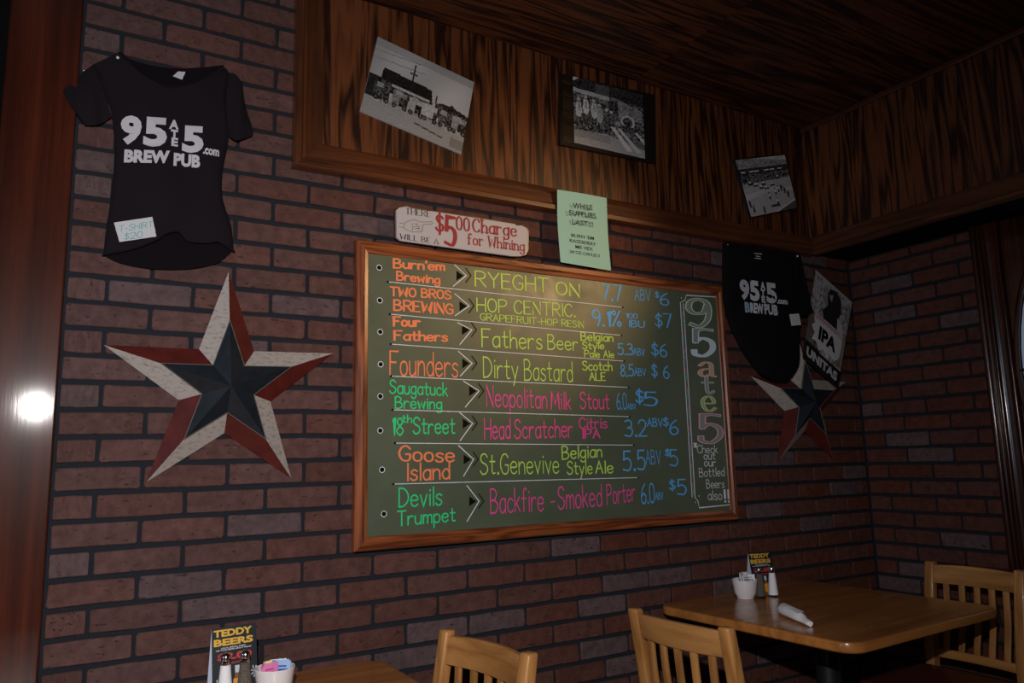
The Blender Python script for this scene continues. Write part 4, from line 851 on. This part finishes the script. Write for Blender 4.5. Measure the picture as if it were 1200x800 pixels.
def table(loc, rz, label, w=.80, d=.74):
    t = empty('dining_table', (*loc, 0), rz, label, 'table', 'pub tables by the brick wall')
    rounded_slab(w, d, .06, .721, .75).build('tabletop', TABLE, t, smooth=True)
    MB().lathe([(.045, .03), (.045, .05), (.038, .07), (.038, .69), (.05, .70)], n=20).build('column', BLACKM, t, smooth=True)
    MB().box((-.16, -.16, .701), (.16, .16, .7205)).build('mounting_plate', BLACKM, t, bevel=.003)
    for k in range(4):
        a = PI/4+k*PI/2
        MB().sweep([(.03*math.cos(a), .03*math.sin(a), .05), (.18*math.cos(a), .18*math.sin(a), .035), (.31*math.cos(a), .31*math.sin(a), .012)],
                   lambda i: [(-math.sin(a)*s*(.028-.004*i), math.cos(a)*s*(.028-.004*i), zz*(.020-.004*i)) for s, zz in ((-1, -.6), (1, -.6), (1, .8), (-1, .8))]).build('base_foot', BLACKM, t, bevel=.003)
    return t
table((2.205, 1.738), math.radians(2.5), 'pub table under the black shirt, holding a rolled napkin and condiments')
table((.175, 1.603), 0, 'pub table at the bottom left, mostly below the frame', w=1.15)

# ------------------------------------------------------------------ chairs (local +x is forward)
def make_chair():
    r = empty('dining_chair', (0, 0, 0))
    prof = [(-.235, 0), (-.205, .2), (-.19, .44), (-.195, .56), (-.222, .72), (-.243, .838)]
    for s in (-1, 1):
        def sec(i): hx = (.016, .018, .021, .019, .016, .015)[i]; return [(a*hx, s*b*.0175, 0) for a, b in ((-1, -1), (1, -1), (1, 1), (-1, 1))]
        MB().sweep([(x, s*.158, z) for x, z in prof], sec).build('back_post', BLOND['z'], r, bevel=.006, seg=3, smooth=True)
        MB().sweep([(.19, s*.175, 0), (.185, s*.175, .43)], lambda i: [(a*.018, b*.018, 0) for a, b in ((-1, -1), (1, -1), (1, 1), (-1, 1))]).build('front_leg', BLOND['z'], r, bevel=.004)
        MB().box((-.19, s*.168-.009, .395), (.17, s*.168+.009, .445)).build('side_apron', BLOND['x'], r, bevel=.002)
        MB().box((-.20, s*.166-.008, .17), (.172, s*.166+.008, .195)).build('stretcher', BLOND['x'], r, bevel=.003)
    def crest(z0, z1, bow, t, name, x_of):
        vs = []; fs = []; n = 14
        for k in range(n+1):
            y = -.142+.284*k/n; c = 1-(y/.142)**2
            for (dx, z) in ((-t, z0), (t, z0), (t, z1), (-t, z1)): vs.append((x_of(z)-bow*c+dx, y, z+(0.004*c if z == z1 and z1 > .7 else 0)))
        for k in range(n):
            for j in range(4): a = k*4+j; b = k*4+(j+1) % 4; fs.append((a, b, b+4, a+4))
        fs += [(0, 1, 2, 3), tuple(n*4+j for j in range(4))]
        MB().add(vs, fs).build(name, BLOND['y'], r, bevel=.003, smooth=True)
    xb = lambda z: np.interp(z, [p[1] for p in prof], [p[0] for p in prof])
    crest(.762, .826, .020, .009, 'top_rail', xb); crest(.508, .538, .012, .009, 'lower_rail', xb)
    for k in range(5):
        y = (k-2)*.0525
        path = []
        for i in range(8):
            z = .536+(.766-.536)*i/7; c = 1-(y/.142)**2; bow = .012+(.020-.012)*i/7
            path.append((xb(z)-bow*c-.010*math.sin(PI*i/7)+.012*(0 if i in (0, 7) else 0), y, z))
        MB().sweep(path, lambda i: [(-.005, -.0105, 0), (.005, -.0105, 0), (.005, .0105, 0), (-.005, .0105, 0)]).build('slat', BLOND['z'], r, bevel=.002, smooth=True)
    MB().box((.155, -.158, .395), (.172, .158, .445)).build('front_apron', BLOND['y'], r, bevel=.002)
    MB().box((-.19, -.14, .40), (-.172, .14, .445)).build('rear_apron', BLOND['y'], r, bevel=.002)
    st = rounded_slab(.385, .37, .045, .446, .487, .016).build('seat', VINYL, r, smooth=True); st.location.x = .028
    return r
ch = make_chair(); G_ = 'slatted oak chairs at the pub tables'
tag(ch, 'slatted blond oak chair in front of the right-hand table, its back towards the camera', 'chair', G_); ch.location = (1.648, 1.575, 0); ch.rotation_euler.z = math.radians(4)
c1 = copy_tree(ch); tag(c1, 'slatted blond oak chair at the left-hand table, only the top of its back showing', 'chair', G_); c1.location = (.640, 1.60, 0); c1.rotation_euler.z = PI+math.radians(8)
c3 = copy_tree(ch); tag(c3, 'slatted blond oak chair between the right-hand table and the dark door', 'chair', G_); c3.location = (2.60, 1.593, 0); c3.rotation_euler.z = PI+math.radians(-1)

# ------------------------------------------------------------------ things on the tables
CER = mat('white_glazed_china', (.84, .82, .84), .22, coat=.4); CHR = mat('chrome', (.6, .6, .6), .18, 1)
GLS = mat('clear_glass', (.9, .92, .92), .05); GLS.node_tree.nodes['Principled BSDF'].inputs['Transmission Weight'].default_value = 1.; GLS.node_tree.nodes['Principled BSDF'].inputs['IOR'].default_value = 1.45
SALT = mat('salt_grains', (.88, .9, .94), .9, coat=.6); PEP = mat('ground_pepper', (.055, .042, .032), .95)
cpn = ramp(PEP, noise(PEP, coords(PEP), 900, 2), [(.4, (.02, .015, .012)), (.6, (.20, .17, .14))]); PEP.node_tree.links.new(cpn, PEP.node_tree.nodes['Principled BSDF'].inputs['Base Color'])
TZ = .75
def shaker(x, y, fillm, label, name):
    t = empty(name, (x, y, TZ+.0005), 0, label, 'shaker', 'salt and pepper shakers')
    MB().lathe([(.0, 0), (.0172, 0), (.0182, .002), (.0180, .005)], n=16, cap=False).build('glass_foot', GLS, t, smooth=True)
    MB().lathe([(.0176, .0052), (.0172, .012), (.0135, .050), (.0106, .080)], n=16).build('filled_body', fillm, t, smooth=True)
    MB().lathe([(.0106, .0803), (.0098, .087), (.0095, .091)], n=16).build('glass_neck', GLS, t, smooth=True)
    MB().lathe([(.0100, .0885), (.0102, .095), (.0086, .101), (.004, .1045), (0, .105)], n=16, cap=False).build('cap', CHR, t, smooth=True)
shaker(.336, 1.800, SALT, 'glass salt shaker full of white salt at the left-hand table\'s beer card', 'salt_shaker')
shaker(.3765, 1.800, PEP, 'glass pepper shaker in front of the left-hand beer card', 'pepper_shaker')
shaker(2.163, 1.962, PEP, 'glass pepper shaker between the china bowl and salt on the right table', 'pepper_shaker')
shaker(2.216, 1.952, SALT, 'glass salt shaker with white salt on the right table', 'salt_shaker')
def bowl(x, y, label):
    t = tag(MB().lathe([(0, .003), (.024, .003), (.026, 0), (.0285, 0), (.030, .006), (.037, .018), (.0405, .045), (.0435, .0625), (.0425, .064), (.0405, .0625), (.0375, .045), (.034, .02), (.022, .010), (0, .009)], n=32, cap=False).build('sugar_bowl', CER, smooth=True, origin=None), label, 'bowl', 'white china packet bowls')
    t.location = (x, y, TZ+.0005); return t
b1 = bowl(.4365, 1.785, 'white china bowl of pink and blue sweetener packets on the left table')
b2_ = bowl(2.112, 1.985, 'white china bowl of white sugar packets on the right-hand table')
pk_cols = {'pink': mat('pink_packet', (.80, .22, .50), .6), 'blue': mat('blue_packet', (.35, .52, .85), .6), 'yellow': mat('yellow_packet', (.85, .80, .35), .6), 'white': mat('white_packet', (.86, .88, .9), .6)}
stripe = {'pink': ink('packet_rose_print', (.55, .08, .25)), 'blue': ink('packet_navy_print', (.04, .10, .35)), 'yellow': ink('packet_brown_print', (.2, .12, .02)), 'white': ink('packet_grey_print', (.35, .38, .45))}
def packet(bx, by, dx, dy, dz, yaw, tilt, c, label, grp):
    t = empty('sugar_packet', (bx+dx, by+dy, TZ+dz), yaw, label, 'sugar packet', grp); t.rotation_euler = (tilt, 0, yaw)
    vs = []; fs = []; nx, nz = 5, 6
    for side in (-1, 1):
        for j in range(nz+1):
            for i in range(nx+1):
                u, v = i/nx-.5, j/nz; vs.append((u*.036, side*.0016*math.cos(PI*u)*math.sin(PI*min(1, max(0, v*1.1-.05)))-.0, v*.052-.026+.0008*math.sin(i*3)))
    m_ = (nx+1)*(nz+1)
    for s in (0, 1):
        for j in range(nz):
            for i in range(nx): a = s*m_+j*(nx+1)+i; fs.append((a, a+1, a+nx+2, a+nx+1))
    MB().add(vs, fs).build('wrapper', pk_cols[c], t, smooth=True)
    MB().box((-.013, -.0024, .002), (.013, -.0019, .010)).build('printed_band', stripe[c], t)
    MB().box((-.009, -.0024, .014), (.009, -.0019, .017)).build('printed_band', stripe[c], t)
gp = 'sweetener packets in the left bowl'; 
for k, (c, dx, dy, dz, yw, tl, lb) in enumerate([('pink', -.014, -.012, .048, .15, -.10, 'front pink sweetener packet at the left rim of the left bowl'), ('pink', -.011, -.006, .049, .12, -.1, 'second pink sweetener packet behind the front pink one in the left bowl'),
      ('blue', .015, -.004, .049, -.5, -.1, 'front blue sweetener packet at the right in the left bowl'), ('blue', .013, .004, .050, -.35, -.1, 'rear blue sweetener packet in the left bowl'), ('yellow', -.004, .010, .050, .1, -.12, 'yellow sweetener packet behind the pink ones in the left bowl'), ('white', .010, .013, .050, -.2, -.1, 'white packet at the very back of the left bowl')]):
    packet(.4365, 1.785, dx, dy, dz, yw, tl, c, lb, gp)
gp = 'sugar packets in the right bowl'
for k, (c, dx, dy, dz, yw, tl, lb) in enumerate([('pink', -.024, -.006, .043, .8, -.35, 'pink-edged packet at the left rim of the right bowl'), ('white', -.004, -.016, .046, .1, -.45, 'front white sugar packet in the right bowl'), ('white', .016, -.010, .044, -.7, -.3, 'white sugar packet leaning right in the right bowl'), ('white', -.004, .002, .052, .5, -.2, 'middle white sugar packet in the right bowl'), ('white', .008, .010, .049, -.1, -.1, 'rear white sugar packet in the right bowl')]):
    packet(2.112, 1.985, dx, dy, dz+.011, yw, tl, c, lb, gp)

# folded beer cards
CKB = mat('black_card', (.012, .016, .022), .4); CKW = mat('card_inside_white', (.55, .62, .78), .7); I_YE = ink('card_yellow', (.75, .45, .05)); I_RD = ink('card_red', (.62, .04, .04))
def tent(x, y, yaw, label, w=.097, h=.146, d=.055):
    t = empty('table_card', (x, y, TZ+.0005), yaw, label, 'menu card', 'folded beer cards')
    F = lambda u, v, o=0: Vector((-w/2+u*w, -d/2+v*d/2-o, v*h))
    def slab(P, mt, nm, off): n = len(P); return MB().add(list(P)+[p+off for p in P], [tuple(range(n)), tuple(range(n, 2*n))[::-1]]+[(k, (k+1) % n, n+(k+1) % n, n+k) for k in range(n)]).build(nm, mt, t)
    slab([F(0, 0), F(1, 0), F(1, 1), F(0, 1)], CKB, 'front_panel', Vector((0, .0008, 0)))
    slab([Vector((-w/2, d/2, 0)), Vector((w/2, d/2, 0)), Vector((w/2, .0008, h)), Vector((-w/2, .0008, h))], CKW, 'rear_panel', Vector((0, -.0008, 0)))
    slab([Vector((-w/2, -d/2+.001, .0005)), Vector((w/2, -d/2+.001, .0005)), Vector((w/2, d/2-.001, .0005)), Vector((-w/2, d/2-.001, .0005))], CKW, 'base_panel', Vector((0, 0, .0008)))
    def tx(items, mt, nm, lab=None):
        for s, u0, v0, u1, hh, b in items:
            o = MB(); mb, wd = text_block(s, b); A, B, T = F(u0, v0, .0006), F(u1, v0, .0006), F(u0, v0+hh, .0006); fit(mb, wd, A, B-A, T-A, o)
            o.build(nm, mt, t, label=lab)
    tx([('TEDDY', .04, .865, .90, .10, .045), ('BEERS', .04, .735, .92, .10, .045)], I_YE, 'lettering', 'yellow heading')
    tx([('$2.00', .12, .52, .88, .11, .045), ('BOTTLES', .42, .47, .72, .025, .03)], I_RD, 'lettering', 'red price')
    tx([('LOCAL SPECIAL EVERY', .20, .695, .75, .018, .02), ('ASK YOUR SERVER ABOUT TODAY', .08, .668, .88, .018, .02)], I_WH, 'lettering', 'small white print')
    o = MB()                                  # printed bottle and splashes
    o.add([F(u, v, .0006) for u, v in ((.45, .0), (.66, .0), (.66, .22), (.60, .30), (.60, .44), (.50, .44), (.50, .30), (.45, .22))], [tuple(range(8))]); o.build('bottle_print', mat('bottle_brown_print', (.25, .10, .02), .5), t)
    o = MB(); o.add([F(u, v, .0009) for u, v in ((.46, .07), (.65, .07), (.65, .26), (.46, .26))], [(0, 1, 2, 3)]); o.build('bottle_label_print', mat('orange_label_print', (.75, .32, .04), .5), t)
    o = MB(); o.add([F(u, v, .0009) for u, v in ((.50, .34), (.60, .34), (.60, .44), (.50, .44))], [(0, 1, 2, 3)])
    for cx, cz in ((.13, .20), (.93, .32)):
        for k in range(7):
            a = k*.9; o.add([F(cx, cz, .0009), F(cx+.10*math.cos(a), cz+.09*math.sin(a), .0009), F(cx+.09*math.cos(a+.3), cz+.08*math.sin(a+.3), .0009)], [(0, 1, 2)])
    o.build('splash_print', ink('pale_print', (.55, .62, .68)), t)
    return t
tent(.364, 1.865, math.radians(4), 'upright black beer card with yellow heading behind the shakers on the left table')
tent(2.222, 2.008, math.radians(-12), 'black beer card seen partly end-on behind the shakers on the right table')

# rolled napkin
NAP = mat('white_paper_napkin', (.84, .86, .90), .85)
a, b = Vector((1.990, 1.722, 0)), Vector((1.908, 1.552, 0)); dd = (b-a).normalized(); sd = Vector((-dd[1], dd[0], 0))
nr = empty('rolled_napkin', (*((a+b)/2)[:2], TZ), 0, 'white paper napkin rolled around cutlery on the right-hand table', 'napkin')
rr_ = [(.0, .012), (.03, .019), (.10, .023), (.3, .022), (.55, .019), (.72, .0165), (.76, .0125), (.9, .0115), (.98, .010), (1., .005)]
def ns(i):
    r0 = rr_[i][1]; o = []
    for j in range(18):
        t_ = 2*PI*j/18; r = r0*(1+.06*math.sin(3*t_+i*.8)+(.08 if j == 4 else 0)); o.append(sd*(r*math.cos(t_))+Vector((0, 0, r*.72*math.sin(t_)+.0)))
    return o
NPATH = [a.lerp(b, t)+Vector((0, 0, TZ+r*.76+.001)) for t, r in rr_]
attach(MB().sweep(NPATH, ns).build('paper_roll', NAP, smooth=True), nr)
fl = MB(); P = []
for k in range(12):
    t = .05+.65*k/11; r = .023-.005*t; c = a.lerp(b, t)+Vector((0, 0, TZ+r*.76)); 
    P += [c-sd*r*.5+Vector((0, 0, r*.70)), c+sd*(r*(.1+.5*t))+Vector((0, 0, r*.86)), c+sd*r*(.3+.5*t)+Vector((0, 0, r*.84*.72+.004))]
fl.add(P, [(k*3+j, k*3+j+1, k*3+j+4, k*3+j+3) for k in range(11) for j in (0, 1)])
attach(fl.build('paper_flap', NAP, smooth=True), nr)
